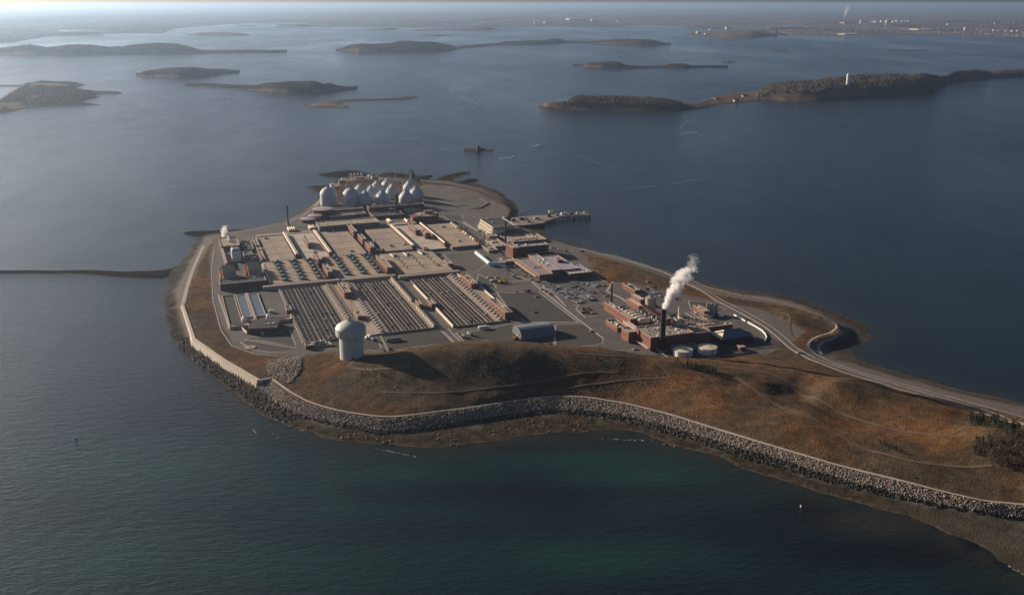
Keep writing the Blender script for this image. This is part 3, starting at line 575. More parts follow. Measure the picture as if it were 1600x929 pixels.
# the far town: boxes nobody could count
N = 5200; xx = nr.rand(N) * 1700 - 50; cl = fbm(xx, xx * 0 + 9, 120, 3); y0s = np.interp(xx, [s[0] for s in shore], [s[1] for s in shore])
yy = y0s - 0.6 - (nr.rand(N) ** 1.6) * (y0s - 14); t = np.array([P(a, b_, 30.0) for a, b_ in zip(xx, yy)])
ok = t[:, 1] < 42000; t = t[ok]; N = len(t); sz = t[:, 1] / 1497 * (0.35 + 0.6 * nr.rand(N) ** 2); hh = 6 + 7 * nr.rand(N)
cb = np.array([[-1, -1, 0], [1, -1, 0], [1, 1, 0], [-1, 1, 0], [-1, -1, 1], [1, -1, 1], [1, 1, 1], [-1, 1, 1]]) * .5
Vb = t[:, None, :] + cb[None] * np.stack([sz * 1.0, sz * 1.4, hh * 2], 1)[:, None, :]; Vb[:, :, 2] += hh[:, None] * 0 + 12
fb = np.array([[4, 5, 6, 7], [0, 1, 5, 4], [1, 2, 6, 5], [2, 3, 7, 6], [3, 0, 4, 7]])
town = mat("town_walls", (0.32, 0.27, 0.24), 0.8, 0.6, 0.004, scale2=0.01)
tw = raw("distant_town_buildings", Vb.reshape(-1, 3), (fb[None] + (np.arange(N) * 8)[:, None, None]).reshape(-1, 4), town, 'stuff'); tw['label'] = "scattered houses and sheds across the far mainland"
far_things = [(1368, 35.5, 5, 3), (1378, 35, 6, 3), (1387, 36, 7, 4), (1396, 35.5, 5, 3), (1402, 34.5, 6, 3), (1410, 35, 4, 3), (1416, 34.5, 6, 2.5), (1420, 35, 4, 3), (1384, 39, 3, 2), (1364, 34.5, 4, 2), (1345, 36.5, 4, 5), (1482, 38.8, 6, 2), (1508, 46, 4, 4), (1553, 47.6, 4, 2), (1560, 47.5, 3, 2), (1572, 48, 3, 2), (1582, 48.6, 5, 2), (1590, 48, 3, 2), (1555, 38, 4, 2.5),
    (898, 31, 24, 2.2), (928, 33, 9, 2.5), (838, 36.5, 7, 2), (855, 35.6, 10, 2), (966, 33.6, 5, 2), (1137, 45.3, 7, 3), (1092, 51.5, 8, 2.5), (1103, 53, 5, 2), (1180, 22, 4, 2), (1440, 46, 30, 1.6), (1325, 53, 26, 1.2), (1110, 46.5, 5, 2)]
for i, (x, y, wpx, hpx_) in enumerate(far_things):
    base = P(x, y, 36.0); s = base[1] / 1497.0; w_, h_ = wpx * s, max(hpx_ * s, 10)
    v_, u_ = w2p(base[0], base[1]); tank = wpx <= 6
    place_w = "in the cluster at upper right shore" if 1340 < x < 1430 else ("on the far shore above centre" if x < 980 else "on the far right shore")
    th = Thing("storage_tank" if tank else "warehouse", ("pale storage tank " if tank else "long pale warehouse ") + place_w, "tank" if tank else "building", v_, u_, 28, "pale tanks %s" % place_w if tank else "pale sheds %s" % place_w)
    if tank:
        th.part("shell", MB().lathe(v_, u_, [(w_ / 2, 28), (w_ / 2, 28 + h_)], 14), WHITE, smooth=True); th.part("roof", MB().lathe(v_, u_, [(w_ / 2 * 1.02, 28 + h_), (0.3, 28 + h_ * 1.12)], 14), WHITE)
    else:
        th.part("wall", box(v_ - w_ / 2, v_ + w_ / 2, u_ - w_ / 3, u_ + w_ / 3, 28, 28 + h_), CONCL); th.part("roof", MB().arch(v_ - w_ / 2, v_ + w_ / 2, u_ - w_ / 3, u_ + w_ / 3, 28 + h_ + .3, h_ * .2, 6), WHITE)

# ================================================================ the plant: paving, kerbs, roads
def sheet(name, pts, z, m, label=None, thick=0.06):
    cx = sum(p[0] for p in pts) / len(pts); cy = sum(p[1] for p in pts) / len(pts)
    o = solo(name, label, None, MB().prism([(p[0], p[1]) for p in pts], z - thick, z), m, cx, cy, z, kind='structure'); return o
fl = [w2p(*p) for p in FLAT]
sheet("yard_paving", [((v - 300) * .992 + 300, (u - 1230) * .992 + 1230) for v, u in fl], 8.0, ASPH)
def qs(l, z=8.0): return [Q(x, y, z) for x, y in l]
LAWNS = [  # dark plots with pale kerbs, photo-traced
    [(380, 531), (392, 527), (418, 526), (452, 515), (463, 540), (430, 536), (400, 531)],
    [(375, 534), (388, 532), (463, 544), (452, 549), (420, 550), (395, 546)],
    [(482, 541), (490, 545), (532, 544), (590, 548), (596, 543), (588, 527), (500, 533)],
    [(594, 522), (686, 514), (708, 535), (640, 543), (607, 549)],
    [(712, 520), (760, 515), (795, 506), (804, 508), (860, 505), (864, 513), (866, 535), (850, 541), (800, 537), (760, 532), (725, 533)],
    [(868, 507), (912, 506), (942, 528), (942, 536), (925, 540), (895, 541), (868, 540)],
    [(776, 456), (800, 458), (842, 456), (903, 503), (822, 503), (800, 490)],
    [(693, 397), (745, 393), (760, 412), (745, 425), (712, 420)],
    [(748, 428), (770, 440), (776, 450), (760, 452), (745, 440)],
    [(685, 334), (720, 336), (724, 340), (718, 345), (690, 342)],
    [(702, 346), (722, 348), (736, 356), (728, 362), (712, 356)],
    [(667, 308), (690, 297), (728, 297), (762, 317), (750, 324), (735, 326), (700, 318), (672, 311)],
    [(1076, 470), (1105, 472), (1134, 483), (1120, 490), (1080, 484)]]
for k, l in enumerate(LAWNS):
    q = qs(l); sheet("dark_ground_plot", q, 8.07 + .004 * k, LAWN if k not in (7, 11) else mat("olive_gravel", (0.10, 0.09, 0.07), 0.95, 0.2, 0.05))
    kb = MB().strip(q + [q[0]], 1.3, 8.0, 8.19 + .004 * k); solo("kerb", None, None, kb, KERB, q[0][0], q[0][1], 8.0, kind='structure')
RO = [[(335, 385), (330, 420), (333, 470), (345, 515), (362, 540), (395, 552), (440, 557), (520, 553), (600, 549), (700, 540), (760, 534), (850, 543), (930, 545), (990, 548)]]
for l in RO: solo("kerb", None, None, MB().strip(qs(l), 1.0, 8.0, 8.2), KERB, *qs(l)[0], kind='structure')
for l, w in [([(765, 442), (781, 441), (828, 438), (845, 452), (905, 500), (942, 528)], 2.2), ([(842, 445), (865, 458), (884, 478), (905, 476)], 2.0), ([(800, 428), (840, 443), (858, 458)], 1.5),
    ([(805, 504), (905, 503)], 2.0), ([(905, 476), (900, 483), (915, 496), (935, 492)], 1.5), ([(958, 440), (948, 455), (970, 465), (985, 475)], 3.0), ([(700, 513), (720, 534)], 1.2), ([(690, 514), (711, 536)], 1.2),
    ([(341, 460), (359, 514), (380, 513)], 2.2), ([(935, 433), (950, 443), (1008, 443), (1020, 455), (1024, 460)], 1.6), ([(500, 352), (480, 356)], 2.0),
    ([(700, 372), (740, 372), (760, 385)], 1.5), ([(690, 336), (705, 347)], 1.5), ([(724, 346), (745, 360), (757, 366)], 3.0)]:
    solo("kerb", None, None, MB().strip(qs(l), w, 8.0, 8.16), KERB, *qs(l)[0], kind='structure')
def drape(name, pxs, w, m, lift=0.35, step=4.0, kind='structure', label=None, flat=None):
    pts = [G(x, y)[:2] for x, y in pxs]; pl = []
    for i in range(len(pts) - 1):
        k = max(1, int(np.hypot(*(pts[i + 1] - pts[i])) / step))
        for t in range(k): pl.append(pts[i] + (pts[i + 1] - pts[i]) * t / k)
    pl.append(pts[-1]); pl = np.array(pl)
    for _ in range(4): pl[1:-1] = (pl[:-2] + 2 * pl[1:-1] + pl[2:]) / 4
    d = np.gradient(pl, axis=0); d /= np.linalg.norm(d, axis=1)[:, None] + 1e-9; nx = np.stack([-d[:, 1], d[:, 0]], 1)
    V = []; K = 5
    for k in range(K): 
        q = pl + nx * w * (k / (K - 1) - .5); V.append(np.column_stack([q, ground(q[:, 0], q[:, 1]) + lift]))
    # level across so that the road sits on the slope like a cut bench
    zc = np.maximum.reduce([a[:, 2] for a in V]); n_ = len(pl)
    for a in V: a[:, 2] = a[:, 2] * 0.75 + zc * 0.25
    V = np.vstack(V); a, b_ = np.meshgrid(np.arange(n_ - 1), np.arange(K - 1)); s = (b_ * n_ + a).ravel()
    o = raw(name, V, np.stack([s, s + 1, s + n_ + 1, s + n_], 1), m, kind, True)
    if label: o['label'] = label
    return pl, nx
TRACK = mat("dirt_track", (0.115, 0.083, 0.056), 0.95, 0.25, 0.1)
MAINR = [(905, 388), (960, 402), (1040, 425), (1085, 447), (1125, 470), (1165, 490), (1200, 510), (1222, 528), (1240, 545), (1275, 563), (1320, 580), (1400, 604), (1480, 627), (1560, 650), (1610, 663), (1800, 712)]
pl, nx = drape("coast_road", MAINR, 7, ASPH)
def edge(pl, nx, off, name, w, h_, m):
    q = pl + nx * off; z = ground(q[:, 0], q[:, 1]); pp = [(*w2p(a, b_), c + 0.42) for (a, b_), c in zip(q[::2], z[::2])]
    solo(name, None, None, MB().strip(pp, w, None, h_), m, pp[0][0], pp[0][1], pp[0][2], kind='structure')
edge(pl, nx, 3.9, "kerb", .7, 0.1, KERB); edge(pl, nx, -3.9, "kerb", .7, 0.1, KERB)
pl, nx = drape("shore_path", [(880, 386), (960, 399), (1020, 418), (1080, 438), (1110, 450), (1160, 462), (1200, 468), (1240, 478), (1280, 492), (1305, 505), (1309, 513), (1290, 522), (1268, 530), (1260, 540), (1272, 552), (1300, 566), (1340, 580), (1400, 597), (1480, 619), (1600, 652), (1800, 700)], 2.4, KERB)
pl, nx = drape("service_path", [(1284, 553), (1277, 543), (1284, 534), (1310, 526), (1316, 518)], 2.5, KERB)
pl, nx = drape("service_path", [(1205, 487), (1235, 492), (1233, 510), (1238, 528), (1262, 533)], 2.5, TRACK)
drape("hill_track", [(560, 560), (540, 574), (575, 578), (620, 575), (640, 572)], 4, TRACK, lift=.15)
drape("hill_track", [(590, 612), (640, 614), (700, 613), (790, 603), (860, 593), (905, 583), (940, 580), (960, 583)], 2.2, TRACK, lift=.15)
drape("hill_track", [(850, 615), (880, 608), (920, 600), (980, 593), (1052, 590), (1035, 575), (1020, 560), (960, 556), (900, 552)], 2.6, TRACK, lift=.15)
drape("hill_track", [(1020, 560), (1080, 566), (1150, 575), (1195, 580), (1230, 596), (1280, 625), (1330, 652), (1400, 672), (1480, 681), (1498, 672), (1520, 662)], 3.0, TRACK, lift=.15)
drape("hill_track", [(1150, 588), (1180, 610), (1230, 640), (1290, 665), (1340, 697), (1420, 720), (1500, 729), (1550, 727)], 3.0, TRACK, lift=.15)
drape("crest_path", [(425, 592), (452, 612), (482, 628), (520, 640), (560, 647), (600, 652), (640, 649), (700, 641), (740, 636), (800, 627), (870, 618.5), (920, 620.5), (980, 630.5), (1050, 648.5), (1100, 664.5), (1162, 683.5), (1225, 702.5), (1287, 720.5), (1350, 737.5), (1412, 752.5), (1475, 768.5), (1537, 782.5), (1600, 788.5), (1700, 800)], 1.9, KERB, lift=0.5)
drape("perimeter_road", [(318, 385), (300, 425), (291, 455), (287, 475)], 5, mat("pale_gravel_road", (0.27, 0.23, 0.19), 0.95, 0.15, 0.1))
drape("perimeter_road", [(445, 351), (475, 337), (497, 318), (505, 305)], 5, MATS["pale_gravel_road"])

# ---------------------------------------------------------------- sea wall and the low granite revetment
sw = [Q(285, 476, 8.6), Q(303, 529, 8.6), Q(350, 562, 8.6), Q(404, 593.5, 8.6)]
for i in range(3):
    a, b_ = sw[i], sw[i + 1]; L = math.hypot(b_[0] - a[0], b_[1] - a[1]); d = ((b_[0] - a[0]) / L, (b_[1] - a[1]) / L); nn_ = (d[1], -d[0])
    if nn_[0] * -1 + nn_[1] * -1 < 0: nn_ = (-nn_[0], -nn_[1])
    t = Thing("sea_wall", ["pale concrete sea wall, upper length running down from the beach", "pale concrete sea wall, bend in the middle", "pale concrete sea wall, lower length ending at the boulders"][i], "sea wall", *a, 3.0, "lengths of the sea wall")
    k = max(2, int(L / 12))
    for j in range(k):
        s0, s1 = L * j / k + .06, L * (j + 1) / k - .06
        pt = lambda s, o: (a[0] + d[0] * s + nn_[0] * o, a[1] + d[1] * s + nn_[1] * o)
        m = MB(); vs = []
        for s in (s0, s1):
            vs += [(*pt(s, -1.2), 1.0), (*pt(s, 3.6), 1.0), (*pt(s, 3.0), 3.0), (*pt(s, 1.6), 7.9), (*pt(s, 1.6), 8.7), (*pt(s, -1.2), 8.7)]
        m.add(vs, [(i_, (i_ + 1) % 6, 6 + (i_ + 1) % 6, 6 + i_) for i_ in range(6)] + [(5, 4, 3, 2, 1, 0), (6, 7, 8, 9, 10, 11)])
        t.part("wall_panel", m, CONCL)
    t.part("coping", MB().strip([(a[0] - nn_[0] * 0, a[1] - nn_[1] * 0), (b_[0], b_[1])], 3.2, 8.72, 9.0), mat("coping_concrete", (0.58, 0.5, 0.38), 0.8, 0.1, 0.2))
a, b_ = Q(404, 593.5, 8.6), Q(424, 590, 8.6)
t = Thing("wing_wall", "short return wall joining the sea wall to the boulder slope", "wall", *a, 3.0); t.part("wall_panel", MB().strip([a, b_], 2.0, 1.0, 8.66), CONCL); t.part("coping", MB().strip([a, b_], 2.4, 8.67, 8.9), CONC)
def rocks(name, poly_px, z, dens, smin, smax, m, label, sink=0.2, cut=None):
    poly = pxw(poly_px, z) if not isinstance(poly_px, np.ndarray) else poly_px; lo, hi = poly.min(0), poly.max(0); ar = np.prod(hi - lo); N = int(ar * dens)
    p = lo + nr.rand(N, 2) * (hi - lo); p = p[inside(p, poly)]
    if cut is not None: p = p[cut(p)]
    N = len(p)
    if not N: return
    zc = ground(p[:, 0], p[:, 1]); s = smin + (smax - smin) * nr.rand(N) ** 2
    cb_ = np.array([[-1, -1, -1], [1, -1, -1], [1, 1, -1], [-1, 1, -1], [-1, -1, 1], [1, -1, 1], [1, 1, 1], [-1, 1, 1]]) * .5
    V = cb_[None] * (0.65 + .6 * nr.rand(N, 8, 1)) * s[:, None, None] * (0.6 + 0.7 * nr.rand(N, 1, 3))
    a, b2_, c_ = nr.rand(N) * 6.28, (nr.rand(N) - .5) * 1.6, (nr.rand(N) - .5) * 1.6
    def rot(V, i, j, t): 
        x, y = V[:, :, i] * np.cos(t)[:, None] - V[:, :, j] * np.sin(t)[:, None], V[:, :, i] * np.sin(t)[:, None] + V[:, :, j] * np.cos(t)[:, None]; V[:, :, i], V[:, :, j] = x, y
    rot(V, 1, 2, b2_); rot(V, 0, 2, c_); rot(V, 0, 1, a)
    V[:, :, 0] += p[:, 0, None]; V[:, :, 1] += p[:, 1, None]; V[:, :, 2] += (zc + s * (0.35 - sink))[:, None]
    fq = np.array([[0, 3, 2, 1], [4, 5, 6, 7], [0, 1, 5, 4], [1, 2, 6, 5], [2, 3, 7, 6], [3, 0, 4, 7]])
    o = raw(name, V.reshape(-1, 3), (fq[None] + (np.arange(N) * 8)[:, None, None]).reshape(-1, 4), m, 'stuff'); o['label'] = label; return o
front_band = np.vstack([PLAT[4:27], TOE[::-1][-28:-3] if False else TOE[3:23][::-1]])
zat = lambda p: ground(p[:, 0], p[:, 1])
rocks("revetment_boulders", front_band, 0, 2.0, .4, 1.2, STONE, "tan granite boulders on the sea slope", cut=lambda p: zat(p) > 2.9 + 1.5 * np.exp(-((p[:, 0] - 190) / 90) ** 2) + fbm(p[:, 0], p[:, 1], 18, 3) * 1.6)
rocks("weedy_boulders", front_band, 0, 0.8, .5, 1.6, STONEW, "dark weed covered boulders along the tide line", cut=lambda p: zat(p) <= 3.1 + 1.5 * np.exp(-((p[:, 0] - 190) / 90) ** 2) + fbm(p[:, 0], p[:, 1], 18, 3) * 1.6)
tidal = np.vstack([TOE[1:16], COAST[7:27][::-1]])
rocks("tidal_rocks", tidal, 0, 0.04, 0.5, 1.5, mat("pale_tidal_stone", (0.16, 0.14, 0.11), 0.9, 0.5, 0.2), "mixed stones on the tidal shore below the slope", cut=lambda p: (fbm(p[:, 0], p[:, 1], 20, 3) > -0.05))
rocks("tidal_rocks", np.vstack([TOE[1:6], COAST[7:16][::-1]]), 0, 0.16, 0.5, 1.7, STONEW, "dark tidal stones below the sea wall")
rocks("rock_pile", [(417, 573), (421, 563), (440, 558), (462, 558), (472, 568), (470, 580), (456, 598), (448, 599), (436, 592), (422, 586)], 9.5, 2.0, 0.45, 1.4, STONE, "round pile of pale boulders beside the sea wall end", sink=-.1)
rocks("reef_rocks", np.vstack([COAST[-60:-30]]), 0, 0.02, 1.0, 3.0, STONEW, "weedy ledges off the far point")

# ---------------------------------------------------------------- settling tank decks
def slab_deck(v0, v1, u0, u1, top, nv, nu, label, group, name="settling_tank_deck", m=ROOFG):
    t = Thing(name, label, "tank deck", v0, u0, 8.0, group)
    t.part("side_wall", box(v0 + .2, v1 - .2, u0 + .2, u1 - .2, 7.9, top - .5), CONCD)
    dv, du = (v1 - v0) / nv, (u1 - u0) / nu
    for i in range(nv):
        for j in range(nu):
            t.part("roof_slab", box(v0 + i * dv + .12, v0 + (i + 1) * dv - .12, u0 + j * du + .15, u0 + (j + 1) * du - .15, top - .5, top + rnd.uniform(-.04, .04)), rnd.choice([m, ROOFG2, ROOFG3]) if m is ROOFG else m)
    for j in range(nu + 1):
        u = u0 + j * du; t.part("joint_rib", box(v0, v1, max(u0, u - .45), min(u1, u + .45), top - .4, top + .22), CONC)
    return t
D = "broad gravel topped tank decks"
slab_deck(117, 158, 1306, 1458, 12.0, 2, 4, "leftmost broad gravel topped tank deck beside the white pipe gallery", D)
slab_deck(214, 257, 1306, 1458, 12.0, 2, 4, "broad tank deck right of the second pipe gallery", D)
slab_deck(283, 324, 1306, 1458, 12.0, 2, 4, "broad tank deck left of the third pipe gallery", D)
slab_deck(380, 421, 1298, 1452, 12.0, 2, 4, "rightmost broad tank deck edged by brick vents", D)
G2n = "lower service decks between pipe galleries"
slab_deck(167, 205, 1306, 1466, 10.6, 2, 4, "lower service deck between the two left pipe galleries", G2n, "service_deck", CONCL)
slab_deck(330.5, 373, 1300, 1466, 10.6, 2, 4, "lower service deck between the two right pipe galleries", G2n, "service_deck", CONCL)
slab_deck(112, 181, 1189, 1303, 12.4, 3, 3, "left mixer deck crowded with dark aerators", "mixer decks", "mixer_deck")
slab_deck(192, 259, 1185, 1303, 12.4, 3, 3, "middle mixer deck crowded with dark aerators", "mixer decks", "mixer_deck")
slab_deck(272, 346, 1177, 1292, 12.4, 3, 3, "right mixer deck with small sparse vents", "mixer decks", "mixer_deck")
# pipe galleries: long white ducts
for (v, u0, u1, lab, nrow) in [(161.5, 1322, 1464, "leftmost pair of long bright white ducts", 2), (207.5, 1318, 1462, "second pair of long bright white ducts from left", 2), (327.3, 1317, 1460, "third pair of long bright white ducts from left", 2), (375.5, 1316, 1458, "rightmost long bright white duct", 1)]:
    t = Thing("duct_gallery", lab, "duct", v, u0, 8.0, "long white ducts")
    t.part("plinth", box(v - 2.2, v + 2.8, u0, u1, 8, 14.6), BRICK)
    for k in range(nrow):
        vv = v - 1.1 + 2.6 * k; N = 8
        for j in range(N):
            a = u0 + (u1 - u0) * j / N; b_ = u0 + (u1 - u0) * (j + 1) / N
            t.part("duct_section", MB().arch(vv - 1.0, vv + 1.0, a + .15, b_ - .15, 14.6, 1.6 if k == 0 else 1.1, 8, along='u'), CREAM)
        for j in range(12):
            a = u0 + (u1 - u0) * (j + .5) / 12; t.part("duct_band", MB().arch(vv - 1.1, vv + 1.1, a - .2, a + .2, 14.6, 1.72 if k == 0 else 1.22, 8, along='u'), CONCL)
# brick penthouses
def brick_house(v0, v1, u0, u1, z0, z1, label, group=None, wall=BRICK, roof=ROOFG, name="brick_building", wins=(), par=0.7, cat="building", roofbits=None, doors=(), coping=True):
    t = Thing(name, label, cat, v0, u0, z0, group)
    wo = t.part("wall", MB().ring(v0, v1, u0, u1, z0, z1, .6), wall)
    ro = t.part("roof", box(v0 + .6, v1 - .6, u0 + .6, u1 - .6, z1 - par - .4, z1 - par), roof)
    if coping: t.part("coping", MB().ring(v0 - .15, v1 + .15, u0 - .15, u1 + .15, z1 + .003, z1 + .25, .9), CONCL, parent=wo)
    wm_ = {}
    for (side, n_, w_, h_, zc, s0, s1) in wins:
        key = (side in 'LR', w_, h_)
        for k in range(n_):
            s = s0 + (s1 - s0) * (k + .5) / n_
            if side == 'L': at = (v0 - .06, u0 + (u1 - u0) * s, zc)
            elif side == 'R': at = (v1 + .06, u0 + (u1 - u0) * s, zc)
            elif side == 'F': at = (v0 + (v1 - v0) * s, u0 - .06, zc)
            else: at = (v0 + (v1 - v0) * s, u1 + .06, zc)
            if key not in wm_:
                wm_[key] = (MB().box(-.12, .12, -w_ / 2, w_ / 2, -h_ / 2, h_ / 2) if key[0] else MB().box(-w_ / 2, w_ / 2, -.12, .12, -h_ / 2, h_ / 2)).mesh("window", GLASS)
            t.part("window", None, None, parent=wo, me=wm_[key], at=(at[0] - v0, at[1] - u0, at[2] - z0))
    if roofbits is None: roofbits = int(min(8, (v1 - v0) * (u1 - u0) / 90)) if min(v1 - v0, u1 - u0) > 5 else 0
    if min(v1 - v0, u1 - u0) < 5.5: roofbits = 0
    if (z1 - z0) > 5 and (u1 - u0) > 6: t.part('door', box(v0 - .12, v0 - .01, u0 + (u1 - u0) * .12, u0 + (u1 - u0) * .12 + 2.2, z0 + .02, z0 + 3), DSTEEL, parent=wo)
    for k in range(roofbits):
        a, c = rnd.uniform(v0 + 2, v1 - 3), rnd.uniform(u0 + 2, u1 - 3); s = rnd.uniform(1, 2.2)
        t.part("roof_unit", MB().box(a, a + s, c, c + s * 1.3, z1 - par, z1 - par + s * .8), rnd.choice([STEEL, WHITE, CONCL, DSTEEL]), parent=ro)
    t.wall = wo; t.roof = ro
    return t
HB = "brick penthouses on the tank decks"
for a in [(183, 187, 1364, 1412, "dark brick house on the left service deck"), (182, 188, 1268, 1315, "brick house between the left and middle mixer decks, farther one"), (184, 190, 1200, 1243, "brick house between the left and middle mixer decks, nearer one"),
          (259, 265, 1415, 1473, "long brick penthouse between the middle broad decks, farthest one"), (262, 268, 1362, 1398, "brick penthouse halfway down between the middle broad decks"), (262, 270, 1308, 1345, "brick penthouse at the near end between the middle broad decks"),
          (260.5, 268, 1194, 1264, "long brick wall house right of the middle mixer deck"), (350, 356, 1392, 1440, "brick house on the right service deck"), (358, 366, 1366, 1388, "small blocky brick house at the centre of the right service deck")]:
    brick_house(a[0], a[1], a[2], a[3], 10.0, 19.0, a[4], HB, wins=[('L', 4, 2.0, 1.6, 14, .05, .95)], roofbits=2)
brick_house(188, 196.5, 1107, 1153, 8, 17, "brick pump house between the left and middle clarifier grids", HB, wins=[('L', 3, 2.5, 2, 14, .1, .9)])
brick_house(187, 193, 1020, 1038, 8, 14, "small brick house behind the water tower dome", HB)
brick_house(344, 353, 1094, 1142, 9, 16, "far long brick house at the right edge of the clarifiers", HB, wins=[('L', 4, 2.5, 1.5, 13, .05, .95)])
brick_house(344.5, 354, 970, 1027, 9, 16, "near long red brick house at the right edge of the clarifiers", HB, wins=[('L', 5, 2.5, 1.5, 13, .05, .95)])
brick_house(345, 352, 1200, 1223, 8, 15, "low brick house beside the olive gravel yard", HB)
brick_house(336, 344, 1290, 1300, 10, 15, "tiny brick hut near the end of the rightmost duct", HB)
brick_house(113, 118, 1396, 1450, 8, 14.5, "dark brick row on the left edge of the broad decks, far part", HB, wall=BRICKD)
brick_house(112, 117.5, 1312, 1386, 8, 14.5, "dark brick row on the left edge of the broad decks, near part", HB, wall=BRICKD)
# cream stepped parapet on the left of the mixer deck
t = Thing("vent_row", "stepped cream vents on the left edge of the left mixer deck", "vents", 112, 1200, 8.0)
for k in range(9): t.part("vent", box(109.5, 112, 1196 + k * 11, 1203 + k * 11, 11, 13.6), CREAM)
t.part("kerb_wall", box(111.6, 112.4, 1190, 1303, 11.6, 12.2), CONC)
t = Thing("vent_row", "row of brick and white vents on the right edge of the rightmost deck", "vents", 421, 1298, 8.0)
for k in range(12):
    t.part("vent", box(421.2, 424, 1300 + k * 12.6, 1307 + k * 12.6, 8, 15), BRICK if k in (0, 1, 4, 7, 8) else CREAM)
t.part("kerb_wall", box(421.0, 421.6, 1298, 1452, 12.0, 12.6), BRICK)
# aerators / mixers
mx = Thing("aerator", "x", "aerator", 0, 0, 0)
mx.part("base", MB().lathe(0, 0, [(4.6, 0), (4.6, 1.3), (3.8, 1.9), (3.0, 1.4)], 14), mat('tank_mixer_grey', (.15, .15, .14), .6, .2, .3)); mx.part("motor", MB().lathe(0, 0, [(2.2, 1.2), (2.2, 3.0), (1.0, 3.8)], 8), mat('pale_machinery', (.26, .3, .3), .5, .15, .3)); mx.part("walkway", box(-6.6, -1.5, -1.2, 1.2, 1.2, 2.0), TEALM)
mx.part("pipe", MB().tube((1, 0, 1.5), (4.5, 1.8, 1.2), .45), STEEL)
first = True
COLN = ["leftmost column", "middle column", "right column"]; ROWN = ["farthest", "second farthest", "third farthest", "third nearest", "second nearest", "nearest"]
bpy.context.view_layer.update()
def nxt(proto, flag=[None]):
    if proto not in used_protos: used_protos.add(proto); return proto
    return copy_tree(proto)
used_protos = set()
for (vs_, nm) in [((131, 152.5, 174), "left mixer deck"), ((210, 231.5, 252), "middle mixer deck")]:
    for i, v in enumerate(vs_):
        for j in range(6):
            o = nxt(mx.root); place(o, v + rnd.uniform(-.4, .4), 1293 - j * 18.2 - i * 1.5, 12.42, 0, 1.0 + (0.25 if j == 0 else 0), "dark aerator on the %s, %s, %s in it" % (nm, COLN[i], ROWN[j]), "dark aerators on the mixer decks")
sv = Thing("roof_vent", "x", "vent", 0, 0, 0); sv.part("stack", MB().lathe(0, 0, [(.8, 0), (.8, 1.6)], 8), DSTEEL); sv.part("cowl", MB().lathe(0, 0, [(1.3, 1.6), (1.1, 2.1), (.2, 2.3)], 8), DSTEEL)
bpy.context.view_layer.update()
for i, v in enumerate((290, 311, 331)):
    for j in range(6):
        if j == 0: continue
        o = nxt(sv.root); place(o, v, 1283 - j * 15.5, 12.42, 0, 1, "small dark vent on the right mixer deck, %s, %s in it" % (COLN[i], ROWN[j]), "small vents on the right mixer deck")
for i, v in enumerate((287, 306, 328)):
    t = Thing("pipe_rack", "white pipe with grey machinery at the far edge of the right mixer deck, " + ["left", "middle", "right"][i] + " one", "pipes", v, 1270, 12.4, "white pipes on the right mixer deck")
    t.part("pipe", MB().tube((v - 2, 1284, 13.6), (v - 1, 1266, 13.6), .7), WHITE); t.part("pump", MB().lathe(v + 3, 1274, [(2.4, 12.4), (2.4, 14), (1, 15)], 10), TEALM); t.part("saddle", box(v - 3, v + 1, 1270, 1271, 12.41, 13), CONC)
# clutter on the decks
for (x, y, m_) in [(415, 373, 0), (521, 361, 1), (549, 393, 0), (611, 385, 0), (631, 382, 1), (692, 355, 0), (716, 377, 1), (684, 415, 1)]:
    v, u = Q(x, y, 12); t = Thing("deck_unit", "x", "machine", v, u, 12.1, "small machines on the broad decks")
    t.root['label'] = {415: "small dark unit near the far end of the leftmost broad deck", 521: "pale box near the far end of the second broad deck", 549: "small dark unit on the near end of the second broad deck", 611: "grey unit on the near end of the third broad deck", 631: "pale cylinder beside the third white duct end", 692: "curved dark unit at the far end of the rightmost broad deck", 716: "small pale unit at the near end of the rightmost broad deck", 684: "white cylinders near the front edge of the right mixer deck"}[x]
    t.part("housing", box(v - 1.4, v + 1.4, u - 1, u + 1, 12.1, 14.2), WHITE if m_ else DSTEEL); t.part("motor", MB().lathe(v + 2.5, u, [(.9, 12.1), (.9, 13.6), (.3, 14)], 8), TEALM); t.part("skid", box(v - 2.2, v + 4, u - 1.3, u + 1.3, 12.08, 12.3), CONC)
# walkway strip below the mixer decks
for a in [(100, 196, 1180, 1186, "left"), (198, 268, 1177, 1183, "middle"), (270, 352, 1168, 1174, "right")]:
    t = Thing("front_walk", "raised concrete walk along the foot of the %s mixer deck" % a[4], "walkway", a[0], a[2], 8, "raised walks between mixers and clarifiers")
    N = 6
    for k in range(N): t.part("slab", box(a[0] + (a[1] - a[0]) * k / N + .05, a[0] + (a[1] - a[0]) * (k + 1) / N - .05, a[2], a[3], 8, 12.7), CONC)

